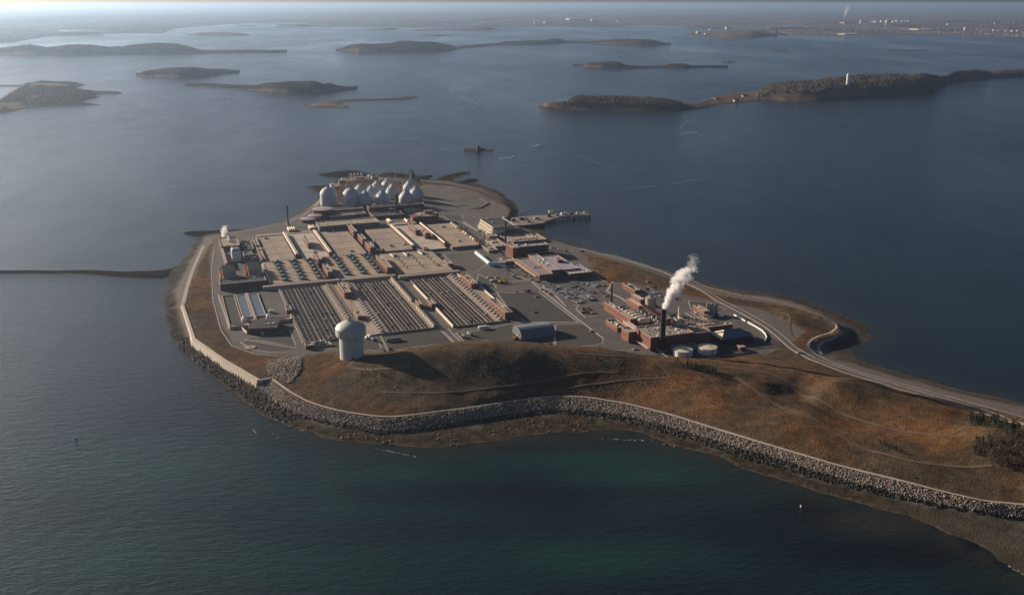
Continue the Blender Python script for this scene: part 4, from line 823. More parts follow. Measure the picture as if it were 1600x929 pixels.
# ---------------------------------------------------------------- clarifier grids
def clarifier(v0, v1, u0, u1, label, nlong, ncross):
    t = Thing("clarifier_battery", label, "clarifier", v0, u0, 8.0, "dark clarifier grids")
    t.part("basin", box(v0, v1, u0, u1, 7.9, 9.25), TANKW)
    t.part("outer_wall", MB().ring(v0 - .6, v1 + .6, u0 - .8, u1 + .8, 7.9, 9.9, .7), CONCD)
    for k in range(nlong + 1):
        v = v0 + (v1 - v0) * k / nlong; w = .13 if k not in (0, nlong) else .4
        t.part("channel_wall", box(v - w, v + w, u0, u1, 9.2, 9.65), CONC)
        if k in (3, 8): t.part("channel_wall", box(v + 1.0, v + 1.16, u0, u1, 9.4, 9.9), CONC)
    me = box(v0, v1, -.15, .15, 9.3, 9.5).mesh("cross_weir", CONC, (v0, 0, 8.0)); me2 = box(v0, v1, -.2, .2, 9.2, 9.7).mesh("cross_weir", CONC, (v0, 0, 8.0))
    for j in range(ncross):
        u = u0 + (u1 - u0) * (j + .5) / ncross; t.part("cross_weir", None, None, me=me2 if j % 6 == 3 else me, at=(0, u - u0, 0))
    for k in range(14):   # scraper drives
        v = v0 + (v1 - v0) * (rnd.randrange(nlong) + .5) / nlong; u = rnd.uniform(u0 + 4, u1 - 4); t.part("scraper_drive", box(v - 1.8, v + 1.8, u - .9, u + .9, 9.3, 10.3), rnd.choice([DSTEEL, DSTEEL, CONC]))
    return t
clarifier(121, 170, 967, 1172, "left clarifier grid beside the dark basins", 10, 30)
clarifier(211, 256, 966, 1168, "middle clarifier grid behind the water tower", 10, 30)
clarifier(283, 331, 962, 1164, "right clarifier grid beside the long red brick houses", 10, 30)
def walkdeck(v0, v1, u0, u1, z, label, m=ROOFG, n_=6, name="concrete_walk"):
    t = Thing(name, label, "walkway", v0, u0, 8.0, "concrete walks round the clarifiers")
    for j in range(n_): t.part("slab", box(v0, v1, u0 + (u1 - u0) * j / n_ + .08, u0 + (u1 - u0) * (j + 1) / n_ - .08, 7.9, z + rnd.uniform(-.02, .02)), m)
    return t
walkdeck(171.5, 184, 966, 1172, 9.9, "walk with pale covers right of the left clarifier grid", CONC)
walkdeck(184.2, 197, 966, 1180, 9.3, "broad tan walk between the left and middle clarifier grids")
walkdeck(197.2, 210, 966, 1170, 9.9, "walk with pale covers left of the middle clarifier grid", CONC)
walkdeck(332.5, 344, 962, 1168, 9.9, "walk with pale covers right of the right clarifier grid", CONC)
walkdeck(344.2, 356, 1028, 1093, 9.4, "tan slab between the two long red brick houses", n_=3)
walkdeck(257.5, 262.5, 966, 1170, 9.9, "walk under the row of pale boxes right of the middle grid", CONC)
for (v, N, u0, u1, nm) in [(178, 22, 972, 1168, "left walk"), (203.5, 22, 972, 1166, "middle walk"), (338, 20, 968, 1160, "right walk")]:
    cv = MB().lathe(0, 0, [(2.7, 0), (2.7, 1.3), (1.6, 2.0), (.4, 2.2)], 9).mesh("cover", CONCL)
    arm = MB().tube((-4.2, 0, 1), (4.2, 1.2, 1.4), .3).mesh("arm", STEEL)
    for j in range(N):
        t = Thing("weir_cover", "pale domed weir cover on the %s" % {"left walk": "walk right of the left grid", "middle walk": "walk left of the middle grid", "right walk": "walk right of the right grid"}[nm], "cover", v, u0 + (u1 - u0) * j / (N - 1), 9.95, "weir covers on the " + nm)
        t.part("cover", None, None, me=cv); t.part("arm", None, None, me=arm)
bx_ = MB().box(-1.1, 1.1, -1.7, 1.7, 0, 2.7).mesh("box", CREAM); lid = MB().box(-1.3, 1.3, -1.9, 1.9, 2.7, 3.0).mesh("lid", CONCL)
for j in range(27):
    u = 968 + j * 7.7
    if 10 <= j <= 12: continue
    t = Thing("vent_box", "cream vent box right of the middle clarifier grid", "vent box", 260.5, u, 9.95, "cream vent boxes in the long row"); t.part("box", None, None, me=bx_); t.part("lid", None, None, me=lid)
bx2 = MB().box(-.8, .8, -1.9, 1.9, 0, 1.8).mesh("box", CREAM)
for j in range(24):
    u = 970 + j * 8.7
    if 1072 < u < 1092: continue
    t = Thing("vent_box", "low white box in the row along the left clarifier edge", "vent box", 118.6, u, 8.02, "low white boxes along the left clarifier edge"); t.part("box", None, None, me=bx2); t.part("lid", None, None, me=lid, at=(0, 0, -.9)).scale = (.7, 1, 1)
brick_house(115, 121, 1073, 1091, 8, 13, "small dark brick kiosk on the left clarifier edge", HB, wall=BRICKD)
brick_house(262.8, 267, 1040, 1058, 8, 14, "small orange brick kiosk beside the pale box row", HB)
brick_house(277, 282, 1036, 1058, 8, 14, "small orange brick kiosk at the left edge of the right grid", HB)
for (v, u0, u1, lab) in [(281.2, 1060, 1136, "far thin cream wall left of the right clarifier grid"), (281.2, 962, 1035, "near thin cream wall left of the right clarifier grid"), (357, 1028, 1100, "low cream parapet behind the long red brick houses, near"), (347, 1145, 1174, "low cream parapet at the far right clarifier corner"), (335, 1245, 1292, "low cream parapet beyond the right mixer deck")]:
    t = Thing("parapet_wall", lab, "wall", v, u0, 8, "thin cream parapets"); N = 5
    for k in range(N): t.part("panel", box(v - .5, v + .5, u0 + (u1 - u0) * k / N + .05, u0 + (u1 - u0) * (k + 1) / N - .05, 8, 11.2), CREAM)
# cluster at the near end of the left clarifier
t = Thing("sludge_unit", "cream and grey pipework cluster left of the water tower", "machinery", 133, 958, 8.0)
for k in range(9): t.part("tank", MB().lathe(126 + k * 1.9 + rnd.uniform(-.5, .5), 956 + rnd.uniform(-3, 3), [(1.4, 8), (1.4, 10.5 + rnd.random() * 2), (.3, 13)], 8), rnd.choice([CREAM, STEEL, WHITE, DSTEEL, CONCL]))
t.part("pipe", MB().tube((124, 959, 11), (144, 956, 11), .5), WHITE); t.part("skid", box(122, 146, 950, 962, 8.01, 8.6), CONC)
brick_house(118, 127, 948, 957, 8, 12, "low red and dark shed at the near corner of the left clarifier", wall=BRICKD, name="shed")
# ---------------------------------------------------------------- basins at left
t = Thing("dark_basin", "leftmost dark empty basin with a pale rim", "basin", 50, 1051, 8); t.part("floor", box(50.6, 63.6, 1053, 1171, 7.9, 8.15), LAWN); t.part("rim", MB().ring(49.6, 64.4, 1052, 1172, 7.9, 9.2, .9), CONC)
for (v0, v1, lab) in [(66, 77, "left narrow basin under a blue sheet cover"), (81, 92, "right narrow basin under a blue sheet cover")]:
    t = Thing("covered_basin", lab, "basin", v0, 1075, 8, "blue covered basins"); N = 9
    for k in range(N): t.part("cover_sheet", box(v0 + .7, v1 - .7, 1076 + k * 10 + .1, 1086 + k * 10 - .1, 8.3, 9.0 + .05 * (k % 2)), BLUEC)
    t.part("rim", MB().ring(v0, v1, 1075, 1167, 7.9, 9.6, .7), CONCL)
t = Thing("dividing_wall", "tan wall between the two blue covered basins", "wall", 78, 1060, 8)
for k in range(6): t.part("panel", box(77.6, 80.4, 1062 + k * 18, 1080 + k * 18 - .1, 8, 10.2), CONC)
for (x, y, lab) in [(382, 500, "left white dome tank at the foot of the blue basins"), (420, 496, "right white dome tank at the foot of the blue basins")]:
    v, u = Q(x, y, 9); t = Thing("dome_tank", lab, "tank", v, u, 8, "white dome tanks"); t.part("shell", MB().lathe(v, u, [(3.0, 8), (3.0, 11)], 16), WHITE, smooth=True); t.part("dome", MB().lathe(v, u, [(3.1, 11), (2.6, 12.4), (1.4, 13.4), (.2, 13.8)], 16), WHITE, smooth=True); t.part("pipe", MB().tube((v + 3, u, 9), (v + 7, u - 2, 9), .5), STEEL)
for (a, lab) in [((49, 70, 1040, 1050), "low tan pump deck at the foot of the dark basin"), ((94, 117, 1046, 1056), "long low tan pump deck right of the dome tanks")]:
    t = Thing("pump_deck", lab, "deck", a[0], a[2], 8); t.part("slab", box(*a, 8, 10.4), CONC); t.part("pit_cover", box(a[0] + 6, a[1] - 6, a[2] + 3, a[3] - 3, 10.4, 10.7), DSTEEL); t.part("rail", MB().ring(a[0] + .4, a[1] - .4, a[2] + .4, a[3] - .4, 10.4, 11.3, .15), CREAM)
t = Thing("thickener_house", "dark low building with skewed roof at the basins' foot", "building", 72, 1015, 8); t.part("wall", MB().prism([(66, 1018), (96, 1010), (104, 1040), (78, 1048)], 8, 14), BRICKD); t.part("roof", MB().prism([(65.5, 1017.5), (96.5, 1009.5), (104.5, 1040.5), (77.5, 1048.5)], 14, 14.5), ASPHD)
for k in range(5): t.part("hatch", box(86 + k * 2.6, 87.6 + k * 2.6, 1024, 1026.5, 14.5, 15.3), WHITE if k % 2 else STEEL)
for k, l in enumerate([[(378, 514), (386, 521)], [(388, 512), (398, 518)]]):
    q = qs(l); t = Thing("ramp_wall", ["outer", "inner"][k] + " cream ramp wall beside the dark skewed building", "wall", *q[0], 8, "cream ramp walls"); t.part("panel", MB().strip(q, .8, 8, 10.6), CREAM)
v, u = Q(391, 543, 8); t = Thing("manhole_slab", "round pale slab on the dark plot near the sea wall", "slab", v, u, 8.1); t.part("slab", MB().lathe(v, u, [(5.5, 8.05), (5.5, 8.8)], 24), CONC); t.part("hatch", MB().lathe(v, u + 1, [(1.2, 8.8), (1.2, 9.2)], 12), STEEL)
# left odour control building and its tan barrels
t = brick_house(50, 106, 1197, 1222, 8, 16.5, "long dark fronted brick building with two groups of tan barrels", wall=BRICKD, roof=ASPHD, roofbits=6)
for gi, (v0, u0, lab) in enumerate([(56, 1226, "left group"), (88, 1230, "right group")]):
    for k in range(4):
        t = Thing("scrubber_vessel", "tan rounded vessel, %s behind the long dark fronted building, %s of four" % (lab, ["nearest", "second", "third", "farthest"][k]), "vessel", v0, u0 + k * 11, 8, "tan scrubber vessels")
        t.part("shell", MB().arch(v0, v0 + 16, u0 + k * 11, u0 + 10 + k * 11, 8, 16 - .3 * k, 12), mat("tan_grp", (0.36, 0.31, 0.22), 0.5, 0.12, 0.2), smooth=True)
        t.part("duct", MB().tube((v0 - 2.2, u0 + 3 + k * 11, 8), (v0 - 2.2, u0 + 3 + k * 11, 20), 1.3), ORANGE); t.part("elbow", MB().tube((v0 - 2.2, u0 + 3 + k * 11, 20), (v0 + 3, u0 + 4 + k * 11, 20.5), 1.2), ORANGE)
# upper left group of buildings
brick_house(64, 90, 1395, 1452, 8, 17, "orange sided building under the small steam cloud", roof=ROOFG, wins=[('L', 6, 3, 2, 13, .05, .95)], roofbits=7)
brick_house(64, 66.5, 1305, 1393, 8, 15, "long thin orange wall below the small steam cloud", roof=CONCL, par=.1, name="screen_wall", cat="wall")
brick_house(68, 86, 1362, 1392, 8, 12, "low dark red building between the thin wall and white block", wall=BRICKD)
t = Thing("white_building", "tall windowless white building with sloping roof edges at upper left", "building", 75, 1336, 8); t.part("wall", box(75, 87, 1337, 1356, 8, 23), WHITE); t.part("roof", MB().add([(74.7, 1336.7, 23.02), (87.3, 1336.7, 23.02), (87.3, 1356.3, 23.02), (74.7, 1356.3, 23.02), (77, 1339, 25), (85, 1339, 25), (85, 1354, 25), (77, 1354, 25)], [(4, 5, 6, 7), (0, 1, 5, 4), (1, 2, 6, 5), (2, 3, 7, 6), (3, 0, 4, 7), (3, 2, 1, 0)]), BLUEC); t.part("louvre", box(74.8, 75, 1341, 1348, 16, 20), CONC)
for k in range(3):
    v, u = Q(357.5 + k * 1.1, 372 + k * 2.6, 17); t = Thing("white_silo", "small white silo on the orange sided building, " + ["far", "middle", "near"][k] + " one of three", "silo", v, u, 16.4, "three small white silos"); t.part("shell", MB().lathe(v, u, [(2.4, 16.4), (2.4, 20)], 12), WHITE, smooth=True); t.part("cap", MB().lathe(v, u, [(2.5, 20), (.3, 21.3)], 12), WHITE)
for k, (a, lab) in enumerate([((90, 103, 1320, 1338), "low grey shed right of the white block, near"), ((92, 104, 1350, 1372), "low grey shed right of the white block, far"), ((95, 109, 1385, 1440), "low long shed left of the broad decks")]):
    brick_house(*a, 8, 12.5, lab, "grey sheds by the white block", wall=CONCD, roof=ASPHD, roofbits=5)
# long flat roof building across the top, and its side fins
brick_house(216, 311, 1468, 1503, 8, 19, "long flat tan roofed building across the top of the decks", wall=CONCD, roof=ROOFG, wins=[('F', 14, 3.5, 2.2, 14, .02, .98)], roofbits=9, name="pump_building")
brick_house(283, 300, 1460, 1467, 8, 15, "small brick bay in front of the long tan roofed building", wall=BRICK)
for (v, u, n_, lab) in [(171, 1484, 4, "row of bright fins at the top left of the decks"), (204, 1486, 3, "bright fins left of the long tan roofed building"), (331, 1490, 2, "bright fins right of the long tan roofed building"), (359, 1482, 1, "single bright fin by the round brick building")]:
    t = Thing("intake_fins", lab, "fins", v, u, 8, "bright fins along the top of the decks"); t.part("plinth", box(v - 1, v + n_ * 3 + 1, u - 2, u + 22, 8, 11.5), BRICK)
    for k in range(n_): t.part("fin", MB().arch(v + k * 3, v + k * 3 + 1.9, u, u + 20, 11.5, 3.2, 8, along='u'), CREAM)
walkdeck(311.5, 372, 1470, 1484, 12, "low tan roof right of the long building", n_=2); walkdeck(121, 214, 1470, 1482, 10.5, "low tan roof left of the long building", n_=2)
# round brick building
v, u = 396, 1500; t = Thing("round_building", "round brick building with a flat ring roof", "building", v, u, 8)
t.part("wall", MB().lathe(v, u, [(21, 8), (21, 19)], 36), BRICKD); t.part("coping", MB().lathe(v, u, [(21.2, 19), (21.2, 19.8), (19.6, 19.8), (19.6, 19.0)], 36, cap=False), BRICK); t.part("roof", MB().lathe(v, u, [(19.6, 19.0), (19.6, 19.2)], 36), ROOFG); t.part("penthouse", MB().lathe(v + 5, u + 4, [(8, 19.2), (8, 24)], 20), BRICK); t.part("annex", box(v - 26, v - 21.5, u - 12, u + 4, 8, 17), BRICK)
for k in range(8): t.part("roof_unit", box(v - 12 + k * 2.2, v - 10.6 + k * 2.2, u - 8 + (k % 3) * 3, u - 6 + (k % 3) * 3, 19.2, 20.6), STEEL)
# membrane roofed tanks
for k, (x, y, r, hh_) in enumerate([(482, 344, 13, 5), (492, 341, 12, 7), (504, 335, 17, 12)]):
    v, u = Q(x, y, 10); t = Thing("membrane_tank", "low tank with a pinkish white edge, " + ["front", "middle", "back"][k] + " one of three near the left shore road", "tank", v, u, 8, "pinkish low tanks"); t.part("shell", MB().lathe(v, u, [(r, 8), (r, 8 + hh_)], 24), BRICKD, smooth=True); t.part("roof", MB().lathe(v, u, [(r * 1.02, 8 + hh_), (r * .6, 9 + hh_), (.5, 9.6 + hh_)], 24), PINKT, smooth=True)
for k, (x, y) in enumerate([(525, 340), (545, 338)]):
    v, u = Q(x, y, 9); t = Thing("canopy_shed", ["left", "right"][k] + " low pale canopy shed behind the long tan roof", "shed", v, u, 8, "pale canopy sheds"); t.part("wall", box(v - 10, v + 10, u - 5, u + 5, 8, 11), CONCD); t.part("roof", MB().arch(v - 11, v + 11, u - 6, u + 6, 11.02, 2.2, 8), PINKT)

# ---------------------------------------------------------------- digesters
brick_house(232, 312, 1602, 1630, 8, 14.5, "dark brick base building under the two domed gas tanks", wall=BRICKD, roof=ASPHD, roofbits=3)
brick_house(318, 415, 1583, 1600, 8, 19, "dark brick base building in front of the egg digesters", wall=BRICKD, roof=ASPHD, wins=[('F', 12, 2.5, 1.4, 18, .03, .97)], roofbits=3)
brick_house(316, 368, 1540, 1574, 8, 13, "low dark process building before the egg digesters", wall=BRICKD, roof=ASPHD, roofbits=6)
brick_house(230, 310, 1570, 1596, 8, 12, "low dark shed row in front of the domed gas tanks", wall=BRICKD, roof=BRICKD, roofbits=3)
for k, (x, y) in enumerate([(514, 319), (549, 321)]):
    v, u = Q(x, y, 9); t = Thing("gas_tank", ["left", "right"][k] + " white domed gas holder tank at the far left shore", "tank", v, u, 8, "domed gas holders")
    t.part("shell", MB().lathe(v, u, [(14.8, 8), (14.8, 27), (14.7, 28)], 40), EGGP, smooth=True); t.part("dome", MB().lathe(v, u, [(15, 28), (13.4, 32.5), (9.6, 37), (5, 39.4), (.5, 40)], 40), EGGP, smooth=True)
    t.part("girdle", MB().lathe(v, u, [(15, 27.2), (15.3, 27.2), (15.3, 28.4), (15, 28.4)], 40, cap=False), EGGP); t.part("top_platform", MB().lathe(v, u, [(3, 39.6), (3, 41)], 12), DSTEEL)
    m = MB()
    for q in range(20):
        a = 3.6 + q * .06; m.box(v + 15.6 * math.cos(a) - .8, v + 15.6 * math.cos(a) + .8, u + 15.6 * math.sin(a) - .8, u + 15.6 * math.sin(a) + .8, 9 + q * .9, 9.3 + q * .9)
    t.part("stair", m, DSTEEL)
eggs = [(598, 322), (635, 321), (614, 311), (651, 314), (572, 322), (581, 314), (590, 306), (640, 306), (563, 312), (606, 302)]
egg = Thing("egg_digester", "x", "digester", 0, 0, 0)
egg.part("shell", MB().lathe(0, 0, [(8.5, 0), (12, 4), (14.2, 10), (14.6, 16), (13.7, 22.5), (11.6, 28), (8.4, 32.5), (5.0, 36), (3.0, 38.5), (2.6, 40)], 36), EGGP, smooth=True)
egg.part("base_ring", MB().lathe(0, 0, [(10, 0), (10, 2)], 24), CONCD); egg.part("cap", MB().lathe(0, 0, [(3.2, 40), (3.2, 42.5), (1, 43)], 12), STEEL)
egg.part("catwalk", MB().tube((3, 0, 41.5), (15, 2, 41.5), .7), CONCL)
m = MB()
for q in range(18):
    a = 2.6 - q * .02; rr_ = [14.6, 13.5, 12, 10, 7.6, 5.2][min(5, q // 3)]; z = 20 + q * 1.15; m.box(rr_ * math.cos(a) - 1.1, rr_ * math.cos(a) + 1.1, rr_ * math.sin(a) - .8, rr_ * math.sin(a) + .8, z, z + .9)
egg.part("stair", m, WHITE)
bpy.context.view_layer.update()
EL = ["front left of the two nearest pale eggs", "front right of the two nearest pale eggs", "between and just behind the two nearest eggs", "right, half behind the right front egg", "front of the left hand cluster", "second in the left hand cluster", "third in the left hand cluster", "back row, far right", "leftmost of the cluster behind the right gas holder", "back row, behind the gap"]
for k, (x, y) in enumerate(eggs):
    v, u = Q(x, y, 8); o = nxt(egg.root); place(o, v, u, 8.0, rnd.uniform(-.2, .2), (.9, .9, .68), "egg shaped grey digester, " + EL[k], "egg shaped digesters")
t = Thing("overhead_catwalk", "long pale catwalk across the tops of the egg digesters", "catwalk", *Q(600, 312, 8), 8)
for k in range(6):
    a, b_ = Q(586 + k * 11, 313 - k * .3, 8), Q(596.6 + k * 11, 312.7 - k * .3, 8); t.part("span", MB().tube((*a, 44), (*b_, 44), .8).tube((*a, 46), (*b_, 46), .2), CONCL)
    if k % 2 == 0: t.part("trestle", MB().tube((*a, 8), (*a, 44), .7), CONCL)
for k, (x, y, w_, d_, h_) in enumerate([(590, 330, 9, 6, 7), (603, 329, 7, 5, 5), (640, 331, 8, 6, 6), (560, 329, 9, 5, 5), (612, 333, 4, 4, 8), (652, 328, 6, 5, 4), (535, 286, 7, 5, 5), (562, 279, 8, 5, 4), (585, 279, 6, 5, 5), (600, 283, 8, 5, 5)]):
    v, u = Q(x, y, 8); brick_house(v - w_, v + w_, u - d_, u + d_, 7.9, 8 + h_, "low service shed " + ["left of the egg base building front", "with pale roof before the eggs", "by the dark stack before the eggs", "behind the pink canopy sheds", "narrow and tall beside the dark stack", "at the right foot of the egg digesters", "behind the left gas holder", "on the far left ground by the gantries", "on the orange grass at the point", "behind the right gas holder"][k], "service sheds round the digesters", wall=[CONCD, BRICKD, CONCL][k % 3], roof=[ROOFG3, WHITE, ASPHD][k % 3], roofbits=3, name="service_shed")
# water bridges and masts at the tip
for k, (x, y0, y1) in enumerate([(546, 286, 273), (541, 296, 286), (618, 285, 272), (620, 336, 303)]):
    v, u = Q(x, y0, 8); z1 = hpx(v, u, y1); t = Thing("mast", ["pale lattice mast on the far left ground", "short pale mast above the right gas holder", "tall mast behind the egg digesters", "dark stack in front of the egg digesters"][k], "mast", v, u, 8); t.part("shaft", MB().lathe(v, u, [(1.0 if k < 3 else 2.2, 8), (.5 if k < 3 else 1.9, z1)], 8), CONCL if k < 3 else BLACK); t.part("base", box(v - 2, v + 2, u - 2, u + 2, 7.9, 9), CONC)
t = Thing("substation", "pale frame of gantries on the far left ground", "substation", *Q(553, 282, 9), 8)
v, u = Q(550, 283, 9)
for k in range(4):
    t.part("gantry", MB().tube((v + k * 7, u, 8), (v + k * 7, u, 22), .5).tube((v + k * 7, u + 14, 8), (v + k * 7, u + 14, 22), .5).tube((v + k * 7, u, 22), (v + k * 7, u + 14, 22), .5), CONCL)
t.part("beam", MB().tube((v, u, 21), (v + 21, u, 21), .5), CONCL)
for k, (x, y) in enumerate([(536, 281), (520, 293), (578, 275), (519, 291)]):
    v, u = Q(x, y, 9); brick_house(v - 4, v + 4, u - 3, u + 3, 7.9, 12 + k % 2 * 2, "small white hut at the far point, " + ["by the pale mast", "on the left shore", "on the orange grass", "just above the left gas holder"][k], "white huts at the far point", wall=WHITE, roof=WHITE, name="hut")

# ---------------------------------------------------------------- slim stacks
def stack(x, yb, yt, z0, r0, r1, m, label, band=True):
    v, u = Q(x, yb, z0); zt = hpx(v, u, yt); t = Thing("chimney", label, "chimney", v, u, z0)
    t.part("shaft", MB().lathe(v, u, [(r0, z0), (r1, zt)], 16), m, smooth=True); t.part("rim", MB().lathe(v, u, [(r1 * 1.12, zt - .02), (r1 * 1.12, zt + .8), (r1 * .8, zt + .8)], 16), m)
    t.part("base", box(v - r0 * 1.5, v + r0 * 1.5, u - r0 * 1.5, u + r0 * 1.5, z0 - .1, z0 + 2), CONC)
    if band: t.part("platform", MB().lathe(v, u, [(r1 * 1.5, z0 + (zt - z0) * .7), (r1 * 1.5, z0 + (zt - z0) * .7 + .5)], 12), DSTEEL)
    return v, u, zt
stack(450.5, 352, 322, 8, 1.5, 1.2, BLACK, "thin black chimney at the upper left of the decks")
stack(790, 380, 345, 8, 1.6, 1.3, BLACK, "thin dark chimney beside the tall brick office building")
stack(955, 481, 444, 8, 1.3, 1.0, BLACK, "thin black pole at the corner of the brick power plant")
stack(586, 394, 374, 12, .8, .6, BLACK, "short black pole on the decks beside the middle broad deck")
stack(551, 500, 462, 9, .35, .2, DSTEEL, "hair thin mast above the water tower dome", band=False)
CH = stack(1034, 548, 483, 8, 3.0, 2.6, BLACK, "tall black power plant chimney with the big white steam plume")
# ---------------------------------------------------------------- water tower
gz = 20.5; tv, tu = Q(550, 555, gz); gz = min(gz, gnd(tv, tu) + .3); top = hpx(tv, tu, 500)
Hh = top - gz; t = Thing("water_tower", "large pale water tower with domed cap on the hill edge", "water tower", tv, tu, gz - 1)
t.part("column", MB().lathe(tv, tu, [(11.6, gz - 1.5), (11.6, gz + Hh * .54)], 48), TOWERP, smooth=True)
t.part("tank", MB().lathe(tv, tu, [(11.6, gz + Hh * .545), (12.4, gz + Hh * .56), (14.4, gz + Hh * .60), (14.7, gz + Hh * .62), (14.7, gz + Hh * .80)], 48), TOWERP, smooth=True)
t.part("roof", MB().lathe(tv, tu, [(14.7, gz + Hh * .801), (13.6, gz + Hh * .86), (9.5, gz + Hh * .93), (4.5, gz + Hh * .985), (.5, gz + Hh)], 48), TOWERP, smooth=True)
for k in range(1, 6): t.part("weld_seam", MB().lathe(tv, tu, [(11.66, gz + Hh * .09 * k), (11.66, gz + Hh * .09 * k + .18)], 40, cap=False), CONC)
t.part("manhole", MB().box(tv + 5, tv + 7, tu - 11.2, tu - 9, gz + Hh * .38, gz + Hh * .41), WHITE)
t.part("handrail", MB().lathe(tv, tu, [(3.3, gz + Hh * 1.0), (3.3, gz + Hh * 1.02), (3.1, gz + Hh * 1.02), (3.1, gz + Hh * 1.0)], 20, cap=False), DSTEEL)
t.part("hatch", box(tv - 1, tv + 1, tu - 1, tu + 1, gz + Hh * .995, gz + Hh * 1.02), DSTEEL)
t.part("door", box(tv - 2, tv + .5, tu - 11.9, tu - 11.3, gz, gz + 3), DSTEEL)
# light poles
for k, (x, y) in enumerate([(300, 350), (735, 360), (842, 470), (908, 505), (870, 420), (710, 505), (930, 520), (1060, 470)]):
    v, u = Q(x, y, 8)
    if k == 0: continue
    t = Thing("lamp_post", "thin lamp post " + ["", "by the round drive", "on the dark lawn edge", "at the road corner by the lawn", "by the purple roofed building", "between the right grids", "on the near car lot kerb", "on the plot behind the steam plume"][k], "lamp post", v, u, 8, "lamp posts"); t.part("pole", MB().lathe(v, u, [(.16, 8), (.1, 17)], 6), STEEL); t.part("arm", MB().tube((v, u, 17), (v + 2, u, 17.2), .08), STEEL); t.part("lamp_head", box(v + 1.6, v + 2.6, u - .25, u + .25, 17.1, 17.35), DSTEEL)

# ---------------------------------------------------------------- office, maintenance and pier-side buildings
t = brick_house(443, 452, 1214, 1243, 8, 25, "tall orange brick end block of the office building", wins=[('L', 5, 2.6, 1.8, 21.5, .06, .94), ('L', 5, 2.6, 1.8, 17, .06, .94), ('L', 5, 2.6, 1.8, 12.5, .06, .94), ('F', 2, 2, 1.6, 21, .1, .9)], roofbits=3, roof=ROOFG)
brick_house(452.3, 500, 1222, 1243, 8, 23.5, "long dark fronted brick office wing facing the camera", wins=[('F', 10, 3.0, 1.5, 20, .03, .97), ('F', 10, 3.0, 1.5, 15.5, .03, .97)], roofbits=6, roof=mat("pale_grey_roof", (0.36, 0.34, 0.34), .8, .15, .1))
brick_house(455, 497, 1244, 1256, 8, 26, "narrow raised rear block of the office building", wall=BRICKD, wins=[('F', 9, 3, 1.2, 25, .03, .97)], coping=True, roof=MATS["pale_grey_roof"])
brick_house(462, 505, 1192, 1221, 8, 13, "low dark roofed brick link below the office wing", wall=BRICKD, roof=ASPHD, roofbits=3)
brick_house(421, 441, 1192, 1213, 8, 12.5, "small orange gabled entrance building", wins=[('L', 4, 2, 1.4, 10.5, .05, .95)])
t = brick_house(439, 458, 1103, 1190, 8, 16, "orange sided maintenance hall, lower left roof bay", roof=mat("brown_grey_roof", (0.27, 0.235, 0.23), .85, .12, .1), wins=[('L', 14, 3.4, 3.0, 10.2, .02, .98)], roofbits=2)
t.part("canopy", box(435, 438.8, 1110, 1188, 12.2, 12.7), CONCL); t.part("stripe", box(438.7, 438.95, 1103, 1190, 13.4, 14.1), RUSTM)
brick_house(458.6, 472, 1110, 1196, 8, 18.5, "maintenance hall, raised grey middle bay", roof=ROOFP)
brick_house(472.6, 499, 1112, 1188, 8, 17, "maintenance hall, wide purplish grey right bay", roof=ROOFP, wall=BRICKD, roofbits=0)
t = brick_house(478, 510, 1096, 1140, 8, 15.4, "maintenance hall, near right bay with rows of small skylights", roof=ROOFP, wall=BRICKD)
for i in range(6):
    for j in range(6): t.part("skylight", box(481 + i * 4.6, 483 + i * 4.6, 1099 + j * 6.3, 1101.5 + j * 6.3, 14.7, 15.3), WHITE)
brick_house(484, 492, 1150, 1160, 8, 20, "small dark penthouse on the right bay of the maintenance hall", wall=BRICK)
# blue-white covered walkway
t = Thing("covered_walkway", "pale blue white tubular walkway bending towards the entrance", "walkway", 404, 1255, 8)
pts_ = [(403, 1256), (402, 1192), (422, 1186)]
for i in range(2):
    a, b_ = pts_[i], pts_[i + 1]; L = math.hypot(b_[0] - a[0], b_[1] - a[1]); N = max(2, int(L / 7))
    for k in range(N):
        p, q = [(a[0] + (b_[0] - a[0]) * s, a[1] + (b_[1] - a[1]) * s, 11.8) for s in ((k + .01) / N, (k + .97) / N)]
        t.part("roof_panel", MB().tube(p, q, 2.7, 10), mat("pale_blue_membrane", (0.55, 0.66, 0.70), .4, .06, .2)); t.part("post", MB().tube((p[0], p[1], 8), (p[0], p[1], 10), .3), STEEL)
# stepped glass-ended building by the pier
t = brick_house(459, 474, 1352, 1420, 8, 12.5, "stepped building with cream banded end near the pier, lowest storey", wall=CREAM, roof=CONCL, wins=[('L', 12, 4, 1.6, 10.4, .02, .98)])
brick_house(461, 480, 1356, 1420, 12.6, 17, "stepped building near the pier, middle storey", wall=CREAM, roof=CONCL, wins=[('L', 12, 4, 1.6, 14.8, .02, .98)])
brick_house(463, 500, 1360, 1420, 17.1, 22, "stepped building near the pier, top storey with dark roof", wall=CREAM, roof=ASPHD, wins=[('L', 12, 4, 1.6, 19.4, .02, .98), ('F', 6, 4, 2, 19.4, .05, .95)], roofbits=4)
brick_house(449, 463, 1334, 1350, 8, 14, "small red brick cube left of the thin dark chimney")
for k, (a, lab) in enumerate([((470, 508, 1300, 1345), "flat tan roofed store behind the office building, left"), ((509, 516, 1298, 1345), "flat tan roofed store behind the office building, middle strip"), ((517, 528, 1298, 1340), "flat tan roofed store behind the office building, right strip"), ((440, 458, 1278, 1325), "low grey roof with clutter left of the thin dark chimney"), ((424, 438, 1262, 1300), "low grey roofed store beside the olive yard")]):
    brick_house(*a, 8, 11.5 + (k % 2), lab, "low stores behind the office", wall=CONCD, roof=ROOFG, roofbits=9 if k > 2 else 2)
